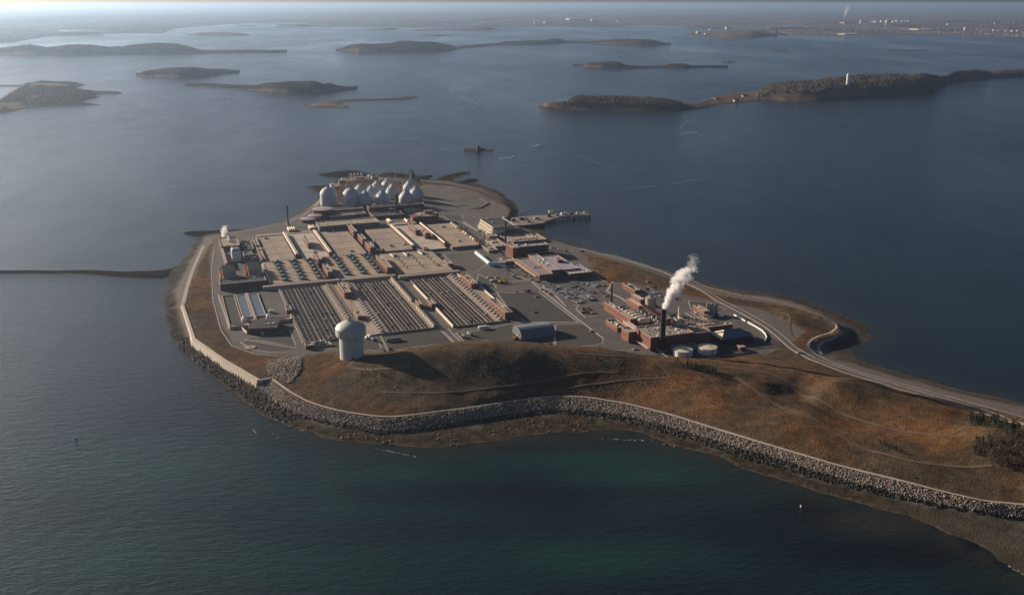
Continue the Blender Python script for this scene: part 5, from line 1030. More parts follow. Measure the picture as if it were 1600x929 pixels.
# ---------------------------------------------------------------- pier
pc = qs([(783, 352), (790, 342), (800, 339), (838, 336), (852, 345), (848, 347), (800, 350)], 6)
t = Thing("pier", "broad tan wharf with a long jetty on dark piles", "pier", *Q(830, 345, 6), 0)
PIERD = mat('pier_deck', (0.23, 0.185, 0.15), .95, .3, .05, scale2=.3)
def slabs(t, px, m=PIERD, z=6.0, th=1.4):
    t.part("deck_slab", MB().prism(qs(px, z), z - th, z), m)
slabs(t, [(784, 350), (793, 341), (806, 339), (812, 352), (800, 354)]); slabs(t, [(806.3, 339), (822, 337.6), (831, 350.2), (812.3, 352)]); slabs(t, [(822.3, 337.6), (836, 336.4), (852, 345.2), (850, 348), (831.3, 350.2)])
slabs(t, [(836.5, 336.5), (874, 334), (880, 337.5), (852.5, 345)])
slabs(t, [(874.4, 334), (918, 331.5), (921, 335.5), (880.4, 337.5)])
slabs(t, [(838, 334.5), (866, 332), (868, 333.4), (840, 335.9)], m=mat("dark_barge_deck", (.06, .05, .05), .8, .2, .2), z=4)
me = MB().lathe(0, 0, [(.6, -1.5), (.6, 4.6)], 7).mesh("pile", TIMBER)
for (x0, y0, x1, y1, n_) in [(800, 354, 850, 348.3, 9), (853, 345, 879, 338, 7), (881, 337.8, 920.5, 335.8, 12), (883, 336, 919, 332.5, 10), (860, 340, 878, 335, 5)]:
    for k in range(n_):
        s = k / (n_ - 1); v, u = Q(x0 + (x1 - x0) * s, y0 + (y1 - y0) * s, 6); t.part("pile", None, None, me=me, at=(v - t.org[0], u - t.org[1] + .5, 0))
q0, q1 = Q(800, 354.6, 5), Q(851, 348.6, 5); t.part("fender_wall", MB().strip([q0, q1], 1.0, -1.0, 4.4), TIMBER)
for k, (x, y, w_, lab, m_) in enumerate([(881, 335, 5, "cream office hut on the jetty", CREAM), (914, 333, 2.2, "small pale hut at the end of the jetty", CREAM), (861, 331.5, 4, "pale hut on the dark moored barge", CREAM), (789, 341.5, 3, "white control cabin at the root of the wharf", WHITE)]):
    v, u = Q(x, y, 6); brick_house(v - w_, v + w_, u - w_ * .5, u + w_ * .5, 6.01, 9.2, lab, "huts on the pier", wall=m_, roof=WHITE, name="hut", par=.2)
for k, x in enumerate((897, 921)):
    v, u = Q(x, 343 if k == 0 else 341, 0); solo("mooring_dolphin", ["dark pile cluster under the jetty", "dark pile cluster at the jetty end"][k], "pile", MB().lathe(v, u, [(1.8, -1), (1.4, 6)], 8), TIMBER, v, u, 0, "mooring dolphins")
for k, (x, y, w_, lab, m_) in enumerate([(802, 345, 3, "dark container on the wharf, near its root", DSTEEL), (815, 343, 4, "rust red container on the wharf", RUSTM), (826, 347, 3, "grey container at the near edge of the wharf", STEEL), (838, 342, 4, "pale container at the right end of the wharf", CONCL), (858, 338.5, 3, "dark crate stack on the jetty", DSTEEL), (870, 337, 2.5, "grey machine on the jetty", STEEL), (893, 335, 3, "dark crate right of the cream jetty hut", DSTEEL), (903, 334.3, 2.5, "pale crate far along the jetty", CONCL)]):
    v, u = Q(x, y, 6); t = Thing("storage_container", lab, "container", v, u, 6, "containers on the pier"); t.part("shell", box(v - w_, v + w_, u - 1.6, u + 1.6, 6.02, 9.4), m_); t.part("door", box(v + w_, v + w_ + .08, u - 1.4, u + 1.4, 6.1, 9.2), DSTEEL)
t = Thing("pier_crane", "small dark crane standing on the wharf", "crane", *Q(822, 342, 6), 6); v, u = Q(822, 342, 6)
t.part("mast", MB().tube((v, u, 6), (v, u, 17), .6), DSTEEL); t.part("jib", MB().tube((v - 2, u, 16), (v + 12, u + 2, 20), .4), DSTEEL); t.part("base", box(v - 2, v + 2, u - 2, u + 2, 6.01, 7.5), DSTEEL)
# ---------------------------------------------------------------- quonset tent
v0, v1, u0, u1 = 338, 377, 898, 927; t = Thing("arched_shed", "blue grey fabric shed with curved ribs near the lower lots", "shed", v0, u0, 8)
N = 14
for k in range(N):
    a, b_ = v0 + (v1 - v0) * k / N, v0 + (v1 - v0) * (k + 1) / N; t.part("fabric_bay", MB().arch(a + .25, b_ - .25, u0, u1, 8, 10.5, 14), FABRIC, smooth=True)
    t.part("rib", MB().arch(a - .25, a + .25, u0 - .2, u1 + .2, 8, 10.8, 14), STEEL)
t.part("door", box(v1 + .02, v1 + .3, u0 + 9, u1 - 9, 8, 12), DSTEEL)
# ---------------------------------------------------------------- power plant
t = brick_house(450, 500, 821, 857, 8, 22.8, "main power plant block with bright orange brick side wall", roof=mat("tan_roof", (0.30, 0.245, 0.2), .95, .15, .15), wins=[('L', 5, 1.6, .9, 15.5, .2, .95), ('L', 3, 1.2, .8, 20, .1, .4)])
t.part("pilaster", box(448.6, 449.9, 845, 850, 8, 23.2), BRICK); t.part("canopy", box(446.5, 449.8, 822, 856, 11, 11.5), CONCL)
for k in range(26):
    a, c = rnd.uniform(454, 492), rnd.uniform(824, 853); t.part("roof_unit", MB().lathe(a, c, [(rnd.uniform(.5, 1.2), 22.1), (.5, 22.1 + rnd.uniform(1, 3))], 8), rnd.choice([WHITE, STEEL, DSTEEL, CONCL]))
brick_house(500.5, 522, 823, 853, 8, 20.5, "lower right block of the power plant with tan parapet", roof=MATS["tan_roof"], roofbits=2)
brick_house(440, 449.5, 851, 868, 8, 20, "narrow orange stair tower at the left corner of the power plant", wins=[('L', 2, 1.5, 1.2, 15, .2, .8)])
brick_house(484, 490, 851, 859, 22.1, 30, "tan stair head on the power plant roof, left")
brick_house(494, 503, 846, 856, 22.1, 29, "tan cube on the power plant roof, right", wall=CONCL, roof=MATS["tan_roof"])
for k, (v, u, z1) in enumerate([(489, 862, 39), (505.5, 862, 37)]):
    t = Thing("vent_stack", ["left", "right"][k] + " slim cream stack on the power plant", "stack", v, u, 20, "slim cream stacks"); t.part("shaft", MB().lathe(v, u, [(1.1, 9), (1.1, z1)], 10), CREAM, smooth=True); t.part("cap", MB().lathe(v, u, [(1.4, z1), (1.4, z1 + .5)], 10), CONCL); t.part("base", box(v - 2, v + 2, u - 2, u + 2, 8, 10), CONC)
brick_house(466, 472, 898, 966, 8, 17, "long slanting orange brick wing left of the barrels", wins=[('L', 10, 1.8, 1.2, 13.5, .03, .97)], roof=ROOFG)
brick_house(444, 456, 886, 915, 8, 13.5, "small brick bay full of dark equipment at the near left", roof=ASPHD, roofbits=14, par=2.0)
brick_house(458, 462, 868, 900, 8, 16, "pinkish wall strip beside the near left brick bay", wall=mat("pink_wall", (.45, .27, .24), .8, .1, .2), roof=CONCL)
brick_house(500, 505, 944, 975, 8, 15, "orange brick blast wall left of the silo, near", roof=CONCL, par=.1, name="blast_wall", cat="wall"); brick_house(513, 518, 965, 990, 8, 15, "orange brick blast wall left of the silo, far", roof=CONCL, par=.1, name="blast_wall", cat="wall")
for k in range(7):
    v0, u0 = 473.5, 892 + k * 8.2; L = 15 if k < 5 else 10
    t = Thing("boiler_vessel", "cream horizontal vessel in the power plant row, number %s from the near end" % ["first", "second", "third", "fourth", "fifth", "sixth", "seventh"][k], "vessel", v0, u0, 8, "cream horizontal vessels")
    t.part("shell", MB().lathe(0, 0, [(.5, 0), (2.3, .8), (3.0, 2), (3.0, L - 2), (2.3, L - .8), (.5, L)], 14), CREAM if k < 5 else STEEL, smooth=True)
    o = t.root.children[0] if t.root.children else None
    for o in [c for c in bpy.data.objects if c.parent == t.root]:
        o.data = o.data; o.location = (0, 3, 6.5); o.rotation_euler = (0, R(90), 0)
        for vtx in o.data.vertices: vtx.co = (vtx.co[0] + v0, vtx.co[1] + u0, vtx.co[2] + 8)
    t.part("saddle", box(v0 + 3, v0 + 4.5, u0 + .5, u0 + 5.5, 8, 12), CONC); t.part("saddle", box(v0 + L - 4.5, v0 + L - 3, u0 + .5, u0 + 5.5, 8, 12), CONC)
# a small loader bay of plant clutter between vessels and roof: pipe racks, fans, tanks
CL = [STEEL, DSTEEL, WHITE, CONCL, RUSTM, CREAM, TEALM]
for k in range(22):
    v, u = rnd.uniform(476, 520), rnd.uniform(868, 935)
    if v < 490 and u > 890: v += 14
    kind = k % 3; nm = ["process_tank", "fan_unit", "pipe_rack"][kind]
    t = Thing(nm, ["upright small tank", "boxy fan housing", "raised pipe rack"][kind] + " in the cluttered yard behind the power plant roof", ["tank", "fan", "pipe rack"][kind], v, u, 8, "yard machinery: " + nm.replace('_', ' '))
    m_ = rnd.choice(CL)
    if kind == 0: t.part("shell", MB().lathe(v, u, [(2, 8), (2, 14), (1, 15.5)], 10), m_, smooth=True); t.part("base", box(v - 2.3, v + 2.3, u - 2.3, u + 2.3, 8, 8.6), CONC)
    elif kind == 1: t.part("housing", box(v - 3, v + 3, u - 2.5, u + 2.5, 8, 12.5), m_); t.part("duct", MB().tube((v, u, 12.5), (v + 3, u + 4, 15), 1.0), STEEL); t.part("hood", MB().arch(v - 3, v + 1, u - 2, u + 2, 12.5, 1.5, 6), m_)
    else:
        t.part("frame", MB().tube((v, u, 8), (v, u, 15), .3).tube((v + 9, u, 8), (v + 9, u, 15), .3).tube((v, u, 15), (v + 9, u, 15), .3), DSTEEL)
        for q in range(3): t.part("pipe", MB().tube((v - 3, u + q - 1, 15.6), (v + 13, u + q - 1, 15.6), .35), rnd.choice(CL))
t = Thing("big_silo", "stout grey silo with crossbeam behind the steam plume", "silo", 512, 938, 8); t.part("shell", MB().lathe(512, 938, [(6.2, 8), (6.2, 26)], 28), CONC, smooth=True); t.part("leg_skirt", MB().lathe(512, 938, [(4.5, 7.9), (4.5, 10)], 16), DSTEEL); t.part("top_beam", MB().tube((498, 940, 30), (525, 934, 30), .9), STEEL); t.part("hood", MB().lathe(512, 938, [(3, 26), (2, 31)], 10), STEEL)
t = Thing("red_trestle", "dark red sloping conveyor beside the silo", "conveyor", 500, 905, 8); t.part("trough", MB().add([(494, 925, 20), (498, 925, 20), (508, 895, 12), (504, 895, 12), (494, 925, 23), (498, 925, 23), (508, 895, 15), (504, 895, 15)], [(0, 3, 2, 1), (4, 5, 6, 7), (0, 1, 5, 4), (1, 2, 6, 5), (2, 3, 7, 6), (3, 0, 4, 7)]), RUSTM); t.part("trestle", MB().tube((496, 924, 8), (496, 924, 20), .4).tube((505, 897, 8), (505, 897, 12), .4), RUSTM)
# right wing: long narrow tan-edged roof, hipped shed, tanks
brick_house(524, 566, 850, 858, 8, 15, "long narrow low building right of the power plant", roof=CONC, wins=())
brick_house(522, 528, 836, 850, 8, 18, "small orange gable beside the long narrow building")
t = Thing("hipped_shed", "shed with blue metal hipped roof and bright cream end", "shed", 529, 812, 8)
v0, v1, u0, u1 = 530, 567, 813, 836
t.part("wall", MB().ring(v0, v1, u0, u1, 8, 14, .5), BRICKD)
t.part("roof", MB().add([(v0 - 1, u0 - 1, 14.02), (v1 + 1, u0 - 1, 14.02), (v1 + 1, u1 + 1, 14.02), (v0 - 1, u1 + 1, 14.02), (v0 + 9, (u0 + u1) / 2, 20), (v1 - 9, (u0 + u1) / 2, 20)], [(0, 1, 5, 4), (2, 3, 4, 5), (3, 2, 1, 0)]), BLUEM)
t.part("hip_end", MB().add([(v0 - 1.02, u0 - 1, 14.04), (v0 - 1.02, u1 + 1, 14.04), (v0 + 8.98, (u0 + u1) / 2, 20.04)], [(0, 2, 1)]), CREAM); t.part("hip_end", MB().add([(v1 + 1.02, u0 - 1, 14.04), (v1 + 1.02, u1 + 1, 14.04), (v1 - 8.98, (u0 + u1) / 2, 20.04)], [(0, 1, 2)]), CREAM)
for k, (x, y, lab) in enumerate([(1066, 553.5, "left flat white oil tank before the power plant"), (1104, 549.5, "right flat white oil tank before the power plant")]):
    v, u = Q(x, y, 8); u -= 1; t = Thing("oil_tank", lab, "tank", v, u, 8, "flat white oil tanks"); t.part("shell", MB().lathe(v, u, [(9.8, 8), (9.8, 14)], 40), WHITE, smooth=True); t.part("roof", MB().lathe(v, u, [(9.9, 14), (9.9, 14.25), (4, 14.9), (.3, 15.1)], 40), CREAM, smooth=True); t.part("hatch", MB().lathe(v + 2, u - 2, [(.7, 14.6), (.7, 15.6)], 8), RUSTM); t.part("ladder", box(v - .4, v + .4, u - 10.2, u - 9.85, 8, 14.6), STEEL)
t = Thing("bund_wall", "dark low wall ring around the oil tanks", "wall", 460, 780, 8); t.part("wall_panel", MB().ring(458, 545, 782, 812, 8, 9.2, .4), CONCD)
sheet("tank_yard_shadow", [(452, 786), (592, 786), (592, 815), (528, 815), (528, 820), (452, 820)], 8.06, ASPHD)  # dark sheet paints the power plant's shadow onto the yard
brick_house(470, 484, 806, 817, 8, 13, "low blue roofed hut by the chimney foot", wall=CONCD, roof=BLUEM, par=.1)
brick_house(486, 499, 808, 818, 8, 12, "low grey roofed hut behind the oil tanks", wall=CONCD, roof=BLUEC, par=.1)
v, u = Q(1158, 545, 9); t = Thing("fire_engine_shed", "small dark red kiosk right of the oil tanks", "kiosk", v, u, 8); t.part("wall", box(v - 3, v + 3, u - 3, u + 3, 8, 12), RUSTM); t.part("roof", box(v - 3.4, v + 3.4, u - 3.4, u + 3.4, 12, 12.5), CONC)
brick_house(525, 533, 1004, 1038, 8, 14, "orange brick gatehouse on the upper right lot", wins=[('L', 5, 2, 1.4, 11, .05, .95)], roof=ASPHD)
brick_house(560, 567, 900, 925, 8, 15, "dark rust block left of the silver tanks", wall=BRICK)
for k in range(3):
    v, u = 571 + k * 4.5, 910 - k * 2; t = Thing("silver_tank", "upright silver tank, " + ["left", "middle", "right"][k] + " one of three at the right edge", "tank", v, u, 8, "three silver tanks"); t.part("shell", MB().lathe(v, u, [(2.0, 8), (2.0, 20)], 14), STEEL, smooth=True); t.part("cap", MB().lathe(v, u, [(2.1, 20), (.3, 21.2)], 14), STEEL)
t = Thing("switchyard", "pale steel switchyard frames behind the power plant", "switchyard", 536, 880, 8)
for i in range(4):
    for j in range(3): v, u = 536 + i * 6, 880 + j * 8; t.part("frame", MB().tube((v, u, 8), (v, u, 16), .25).tube((v, u, 16), (v + 6, u, 16), .2).tube((v, u, 16), (v, u + 8, 16), .2), CONCL)
t.part("pad", box(532, 562, 876, 902, 8.01, 8.4), CONC)
# white wall along the curve of the road
cw_ = [Q(1147, 491, 9), Q(1165, 501, 9)], [Q(1168, 502.5, 9), Q(1180, 509, 9), Q(1190, 515, 9), Q(1196, 521, 9), Q(1198, 527, 9), Q(1195, 532, 9)]
for k, l in enumerate(cw_):
    t = Thing("barrier_wall", ["far", "near curved"][k] + " length of bright white wall along the coast road", "wall", *l[0], 8, "bright white road walls")
    for i in range(len(l) - 1): t.part("panel", MB().strip([l[i], l[i + 1]], .8, 7.8, 9.6), WHITE)

# ---------------------------------------------------------------- vehicles
CARC = {"white": (0.7, 0.7, 0.68), "silver": (0.42, 0.43, 0.44), "dark blue": (0.03, 0.045, 0.09), "black": (0.015, 0.015, 0.017), "red": (0.25, 0.03, 0.025), "grey": (0.14, 0.145, 0.15), "green": (0.04, 0.07, 0.05), "tan": (0.32, 0.27, 0.2)}
def car_body():
    m = MB(); prof = [(-2.25, .35), (-2.3, .8), (-2.1, 1.0), (-1.5, 1.05), (-.9, 1.08), (1.2, 1.08), (2.0, .95), (2.25, .8), (2.25, .35)]
    vs = [(x, -.88 if abs(z - .35) > .01 else -.84, z) for x, z in prof] + [(x, .88 if abs(z - .35) > .01 else .84, z) for x, z in prof]; n_ = len(prof)
    fs = [(i, (i + 1) % n_, n_ + (i + 1) % n_, n_ + i)[::-1] for i in range(n_)] + [tuple(range(n_)), tuple(range(2 * n_ - 1, n_ - 1, -1))]; return m.add(vs, fs)
def car_cabin():
    return MB().add([(-1.75, -.8, 1.06), (1.1, -.8, 1.06), (1.1, .8, 1.06), (-1.75, .8, 1.06), (-1.2, -.62, 1.5), (.4, -.62, 1.5), (.4, .62, 1.5), (-1.2, .62, 1.5)], [(0, 1, 5, 4), (1, 2, 6, 5), (2, 3, 7, 6), (3, 0, 4, 7), (4, 5, 6, 7)])
protos = {}
for cn, cc_ in CARC.items():
    t = Thing("parked_car", "x", "car", 0, 0, 0); pm = mat("car_paint_" + cn.replace(' ', '_'), cc_, 0.25, 0.03, 0.5, metal=0.2, spec=0.6)
    bd = t.part("body", car_body(), pm); t.part("cabin_glass", car_cabin(), GLASS); t.part("roof", MB().box(-1.15, .36, -.6, .6, 1.5, 1.55), pm)
    for (x, y) in ((-1.4, -.82), (-1.4, .82), (1.4, -.82), (1.4, .82)):
        m = MB().tube((x, y - .12, .33), (x, y + .12, .33), .33, 10); t.part("wheel", m, RUBBER)
    protos[cn] = t.root
bpy.context.view_layer.update()
ROWS = []
def row(p0, p1, n_, zone, skip=0.0, heading=0.0, cols=None):
    for k in range(n_):
        s = (k + .5) / n_
        if rnd.random() < skip: continue
        ROWS.append((p0[0] + (p1[0] - p0[0]) * s, p0[1] + (p1[1] - p0[1]) * s, zone, heading, (cols or ["white", "silver", "white", "black", "grey", "dark blue", "red", "silver", "white", "tan"])))  # extra white and silver paint stands in for sun glints on the cars
row((847, 442), (908, 474), 22, "in the long diagonal row of the car park", .05, 0.0)
row((850, 440), (912, 472), 20, "in the second long diagonal row of the car park", .25, 0.0)
row((893, 445), (912, 452), 6, "in the short rows behind the maintenance hall shadow", 0.1)
row((914, 445), (936, 450), 7, "in the car park rows by the grass bank", .2)
row((916, 459), (930, 470), 8, "in the small knot beside the thin black pole", .1)
row((918, 461), (926, 467), 4, "in the small knot beside the thin black pole", .1)
row((905, 488), (930, 490), 8, "in the curved bay by the road junction", .3)
row((817, 430), (842, 442), 8, "parked along the maintenance hall front", .2)
row((786, 418), (806, 430), 7, "parked on the lawn edge by the walkway", .2)
row((790, 427), (812, 436), 5, "parked on the lane below the maintenance hall", .3)
row((955, 486), (972, 497), 4, "beside the orange brick wing", .2)
row((770, 375), (785, 383), 5, "among the stores near the thin dark chimney", .2)
row((860, 386), (885, 392), 6, "on the lot behind the office building", .3)
row((685, 340), (700, 347), 4, "by the round brick building", .2)
row((851, 447), (905, 474), 24, "in the long diagonal row of the car park", .1)
row((868, 446), (925, 470), 18, "in the inner diagonal row of the car park", .15)
row((893, 449), (930, 458), 10, "in the inner diagonal row of the car park", .25)
row((915, 442), (946, 447), 8, "near the grass bank end of the car park", .1)
row((800, 412), (830, 432), 9, "parked along the maintenance hall front", .1)
row((1030, 462), (1060, 468), 5, "on the paved strip behind the steam plume", .2)
row((897, 441), (938, 447), 12, "in the car park rows by the grass bank", .2)
row((936, 456), (948, 463), 5, "near the grass bank end of the car park", .1)
row((846, 452), (862, 460), 6, "on the near kerb side of the car park", .3)
row((768, 392), (790, 400), 6, "parked behind the rightmost tank deck", .3)
for (x, y, zn, cn) in [(991, 546, "alone at the lit brick corner of the power plant", "white"), (838, 464, "alone on the dark lawn", "silver"), (836, 488, "standing alone further down the dark lawn", "grey"), (944, 475, "alone on the open asphalt left of the power plant", "white"), (985, 451, "on the lot by the brick gatehouse", "white"),
    (1247, 552, "driving on the coast road", "white"), (924, 518, "by the kerb of the near lot", "silver"), (776, 434, "on the lane beside the lawn", "white"), (862, 388, "first by the shore behind the office", "white"), (873, 389, "second by the shore behind the office", "white"), (1012, 443, "at the end of the upper lot kerb", "white"), (764, 433, "beside the yellow machine", "white")]:
    ROWS.append((x, y, zn, 0.3, [cn]))
seen_proto = set()
for (x, y, zn, hd, cols) in ROWS:
    cn = rnd.choice(cols); v, u = Q(x, y, 8); z = max(8.0, gnd(v, u)) + .12
    if 'coast road' in zn: z = gnd(v, u) + .6
    pr = protos[cn]
    if cn not in seen_proto: seen_proto.add(cn); o = pr
    else: o = copy_tree(pr)
    place(o, v, u, z, hd + rnd.uniform(-.05, .05) + (math.pi if rnd.random() < .5 else 0), 1.12, "%s car %s" % (cn, zn), "%s cars %s" % (cn, zn))
for cn, pr in protos.items():
    if cn not in seen_proto: v, u = Q(880, 460, 8); place(pr, v, u, 8.12, 0, 1.12, cn + " car in the middle of the car park", "cars")
def truck(x, y, lab, cabm, boxm, L=9, rot=0.2, cat="truck", name="truck"):
    v, u = Q(x, y, 8); t = Thing(name, lab, cat, 0, 0, 0)
    t.part("cargo_box", MB().box(-L / 2, L / 2 - 2.4, -1.3, 1.3, 1.0, 3.6), boxm); t.part("cab", MB().box(L / 2 - 2.2, L / 2, -1.2, 1.2, .7, 2.8), cabm); t.part("windscreen", MB().box(L / 2 - .1, L / 2 + .05, -1.0, 1.0, 1.8, 2.6), GLASS); t.part("chassis", MB().box(-L / 2, L / 2, -.9, .9, .5, .95), DSTEEL)
    for xx_ in (-L / 2 + 1.2, -L / 2 + 2.4, L / 2 - 1.1):
        for s in (-1.1, 1.1): t.part("wheel", MB().tube((xx_, s - .15, .5), (xx_, s + .15, .5), .5, 10), RUBBER)
    place(t.root, v, u, 8.1, rot); return t
truck(756, 513.5, "long white trailer on the kerbed lot below the right clarifiers", WHITE, WHITE, 12, 0.0); truck(734, 523.5, "white tanker by the lower lot kerb", WHITE, STEEL, 7, 1.9); truck(724, 527, "small white truck by the lower lot kerb", WHITE, WHITE, 5, 1.0)
truck(577, 527, "white truck right of the water tower, rear one", WHITE, WHITE, 6, 1.8); truck(583, 532, "white truck right of the water tower, front one", WHITE, STEEL, 6, 1.8); truck(573, 529, "small white van right of the water tower", WHITE, WHITE, 4.5, 1.8)
truck(615, 532.5, "flat silver trailer on the dark lot right of the tower", STEEL, STEEL, 16, 0.0); truck(424, 488, "white van on the asphalt right of the blue basins", WHITE, WHITE, 5, 0)
def digger(x, y, lab, m, s=1.0, rot=0.0):
    v, u = Q(x, y, 8); t = Thing("excavator", lab, "excavator", 0, 0, 0); t.part("track", MB().box(-2.2, 2.2, -1.5, -.9, 0, .9), RUBBER); t.part("track", MB().box(-2.2, 2.2, .9, 1.5, 0, .9), RUBBER); t.part("body", MB().box(-2.2, 1.4, -1.3, 1.3, 1.0, 2.3), m); t.part("cab", MB().box(.2, 1.6, -1.2, 0, 2.3, 3.4), GLASS); t.part("boom", MB().tube((1.4, .4, 2), (5, .4, 4.6), .28), m); t.part("stick", MB().tube((5, .4, 4.6), (6.8, .4, 1.4), .22), m); t.part("bucket", MB().box(6.4, 7.4, 0, .9, .6, 1.6), DSTEEL); place(t.root, v, u, 8.1, rot, s)
YEL = mat("yellow_machine_paint", (0.55, 0.34, 0.04), .5, .1, .3)
digger(782, 442, "yellow excavator at the left end of the dark lawn", YEL, 1.4, 0.4); digger(788, 440, "second smaller yellow machine at the dark lawn", YEL, 1.0, 2.0); digger(806, 530, "rusty orange machine by the arched shed", mat("rust_orange", (.3, .1, .04), .6, .2, .3), 1.3, 0.2)
# stored containers, crates and machines in the yards
cont = Thing("storage_container", "x", "container", 0, 0, 0); cont.part("shell", MB().box(-3, 3, -1.2, 1.2, .1, 2.6), STEEL); cont.part("door", MB().box(3.0, 3.06, -1.1, 1.1, .2, 2.5), DSTEEL)
skid = Thing("equipment_skid", "x", "equipment", 0, 0, 0); skid.part("frame", MB().box(-2, 2, -1, 1, 0, .4), DSTEEL); skid.part("motor", MB().lathe(-.6, 0, [(.8, .4), (.8, 1.8), (.3, 2.2)], 8), CONCL); skid.part("tank", MB().tube((.4, 0, 1.1), (1.8, 0, 1.1), .6, 8), WHITE)
bush = Thing("shrub", "x", "shrub", 0, 0, 0); m = MB()
for k in range(60):
    a, z, r_ = rnd.random() * 6.28, rnd.random() * 1.8, rnd.random() ** .5 * 1.6; x, y = r_ * math.cos(a), r_ * math.sin(a); m.add([(x, y, z), (x + .5, y + rnd.uniform(-.4, .4), z + .2), (x + .1, y + .4, z + .6)], [(0, 1, 2)])
bush.part("foliage", m, NEEDLE); bush.part("stem", MB().lathe(0, 0, [(.15, -.2), (.1, 1.2)], 5), BARK)
bpy.context.view_layer.update()
def scatter(proto, n_, pxa, pxb, zone, noun):
    for k in range(n_):
        x, y = rnd.uniform(pxa[0], pxb[0]), rnd.uniform(pxa[1], pxb[1]); v, u = Q(x, y, 8); o = nxt(proto.root); place(o, v, u, 8.12, rnd.choice([0, 0, 1.57, .5]), rnd.uniform(.8, 1.3), noun + " " + zone, noun + "s " + zone)
for (n_, a, b_, zn) in [(9, (748, 362), (775, 376), "among the stores near the thin dark chimney"), (6, (372, 398), (398, 412), "in the yard right of the white building"), (6, (735, 436), (792, 452), "on the lane beside the yellow excavator"), (5, (1085, 488), (1130, 500), "by the switchyard"), (5, (560, 325), (600, 333), "before the egg digesters"), (4, (690, 345), (730, 360), "by the round brick building"), (5, (395, 518), (412, 524), "beside the dark skewed building")]:
    scatter(cont, n_ // 2 + 1, a, b_, zn, "grey steel container"); scatter(skid, n_, a, b_, zn, "small machine on a skid")
for (n_, a, b_, zn) in [(7, (775, 440), (790, 446), "by the yellow excavator"), (8, (800, 455), (842, 458), "along the top edge of the dark lawn"), (6, (905, 483), (925, 486), "on the island by the road junction"), (8, (600, 546), (640, 550), "behind the hill crest"), (10, (800, 538), (860, 545), "along the road behind the arched shed"), (6, (1010, 450), (1025, 462), "on the bank by the gatehouse")]:
    scatter(bush, n_, a, b_, zn, "dark shrub")
# parking bay lines
for (x0, y0, x1, y1, n_) in [(847, 443, 908, 475, 36), (850, 440, 912, 471, 36), (893, 446, 936, 451, 20)]:
    m = MB()
    for k in range(n_):
        s_ = k / (n_ - 1); v, u = Q(x0 + (x1 - x0) * s_, y0 + (y1 - y0) * s_, 8); m.box(v - 2.8, v + 2.8, u - 1.5, u - 1.36, 8.005, 8.03)
    q = Q((x0 + x1) / 2, (y0 + y1) / 2); solo("parking_lines", None, None, m, WHITE, q[0], q[1], 8.0, kind='structure')
# current and wake lines on the water
CUR = mat("slick_foam", (0.20, 0.21, 0.22), .6, .3, .05)  # foam lines and the sheen of smooth slicks painted as one pale colour
def current(px, w0):
    p_ = np.array([P(x, y, 0)[:2] for x, y in px]); q = []
    for i in range(len(p_) - 1):
        for t_ in np.arange(0, 1, .04): q.append(p_[i] + (p_[i + 1] - p_[i]) * t_)
    q = np.array(q)
    for _ in range(6): q[1:-1] = (q[:-2] + q[1:-1] * 2 + q[2:]) / 4
    D_ = np.linalg.norm(q, axis=1); q = q + np.stack([fbm(q[:, 0], q[:, 1], 60, 3), fbm(q[:, 1], q[:, 0], 60, 3)], 1) * 26
    d = np.gradient(q, axis=0); d /= np.linalg.norm(d, axis=1)[:, None] + 1e-9; nx_ = np.stack([-d[:, 1], d[:, 0]], 1); wd = w0 * np.clip(.25 + 2.2 * (fbm(q[:, 0], q[:, 1], 25, 3) + .12), 0.0, 1.6)[:, None]
    V_ = np.vstack([np.column_stack([q + nx_ * wd, np.full(len(q), .05)]), np.column_stack([q - nx_ * wd, np.full(len(q), .05)])]); n_ = len(q); i_ = np.arange(n_ - 1)
    raw("current_line", V_, np.stack([i_, i_ + 1, i_ + n_ + 1, i_ + n_], 1), CUR, 'structure')['label'] = "pale current line on the sea"
for px, w_ in [([(612, 100), (620, 108), (660, 116), (690, 125), (712, 134), (705, 145), (725, 152), (735, 160), (780, 172)], 4), ([(1058, 212), (1072, 207), (1085, 206), (1100, 212)], 1.6), ([(1075, 205), (1062, 200), (1068, 190), (1090, 184)], 1.4), ([(560, 77), (520, 78), (470, 82), (430, 86)], 9), ([(640, 238), (690, 234), (735, 228), (800, 224), (842, 228)], 1.4), ([(700, 276), (740, 268), (790, 262), (830, 258)], 1.2),
    ([(200, 190), (300, 178), (400, 165), (470, 150)], 3), ([(0, 215), (120, 196), (260, 170)], 3), ([(300, 250), (420, 232), (560, 226), (660, 215)], 1.6), ([(60, 330), (160, 318), (280, 290)], 1.2), ([(980, 295), (1060, 285), (1110, 278)], 1.2), ([(1290, 108), (1240, 112), (1200, 118)], 3), ([(1480, 83), (1500, 88), (1475, 94)], 4), ([(900, 243), (960, 262), (1040, 268)], 1.2), ([(20, 285), (150, 262), (300, 240), (420, 215)], 1.8)]: current(px, w_)
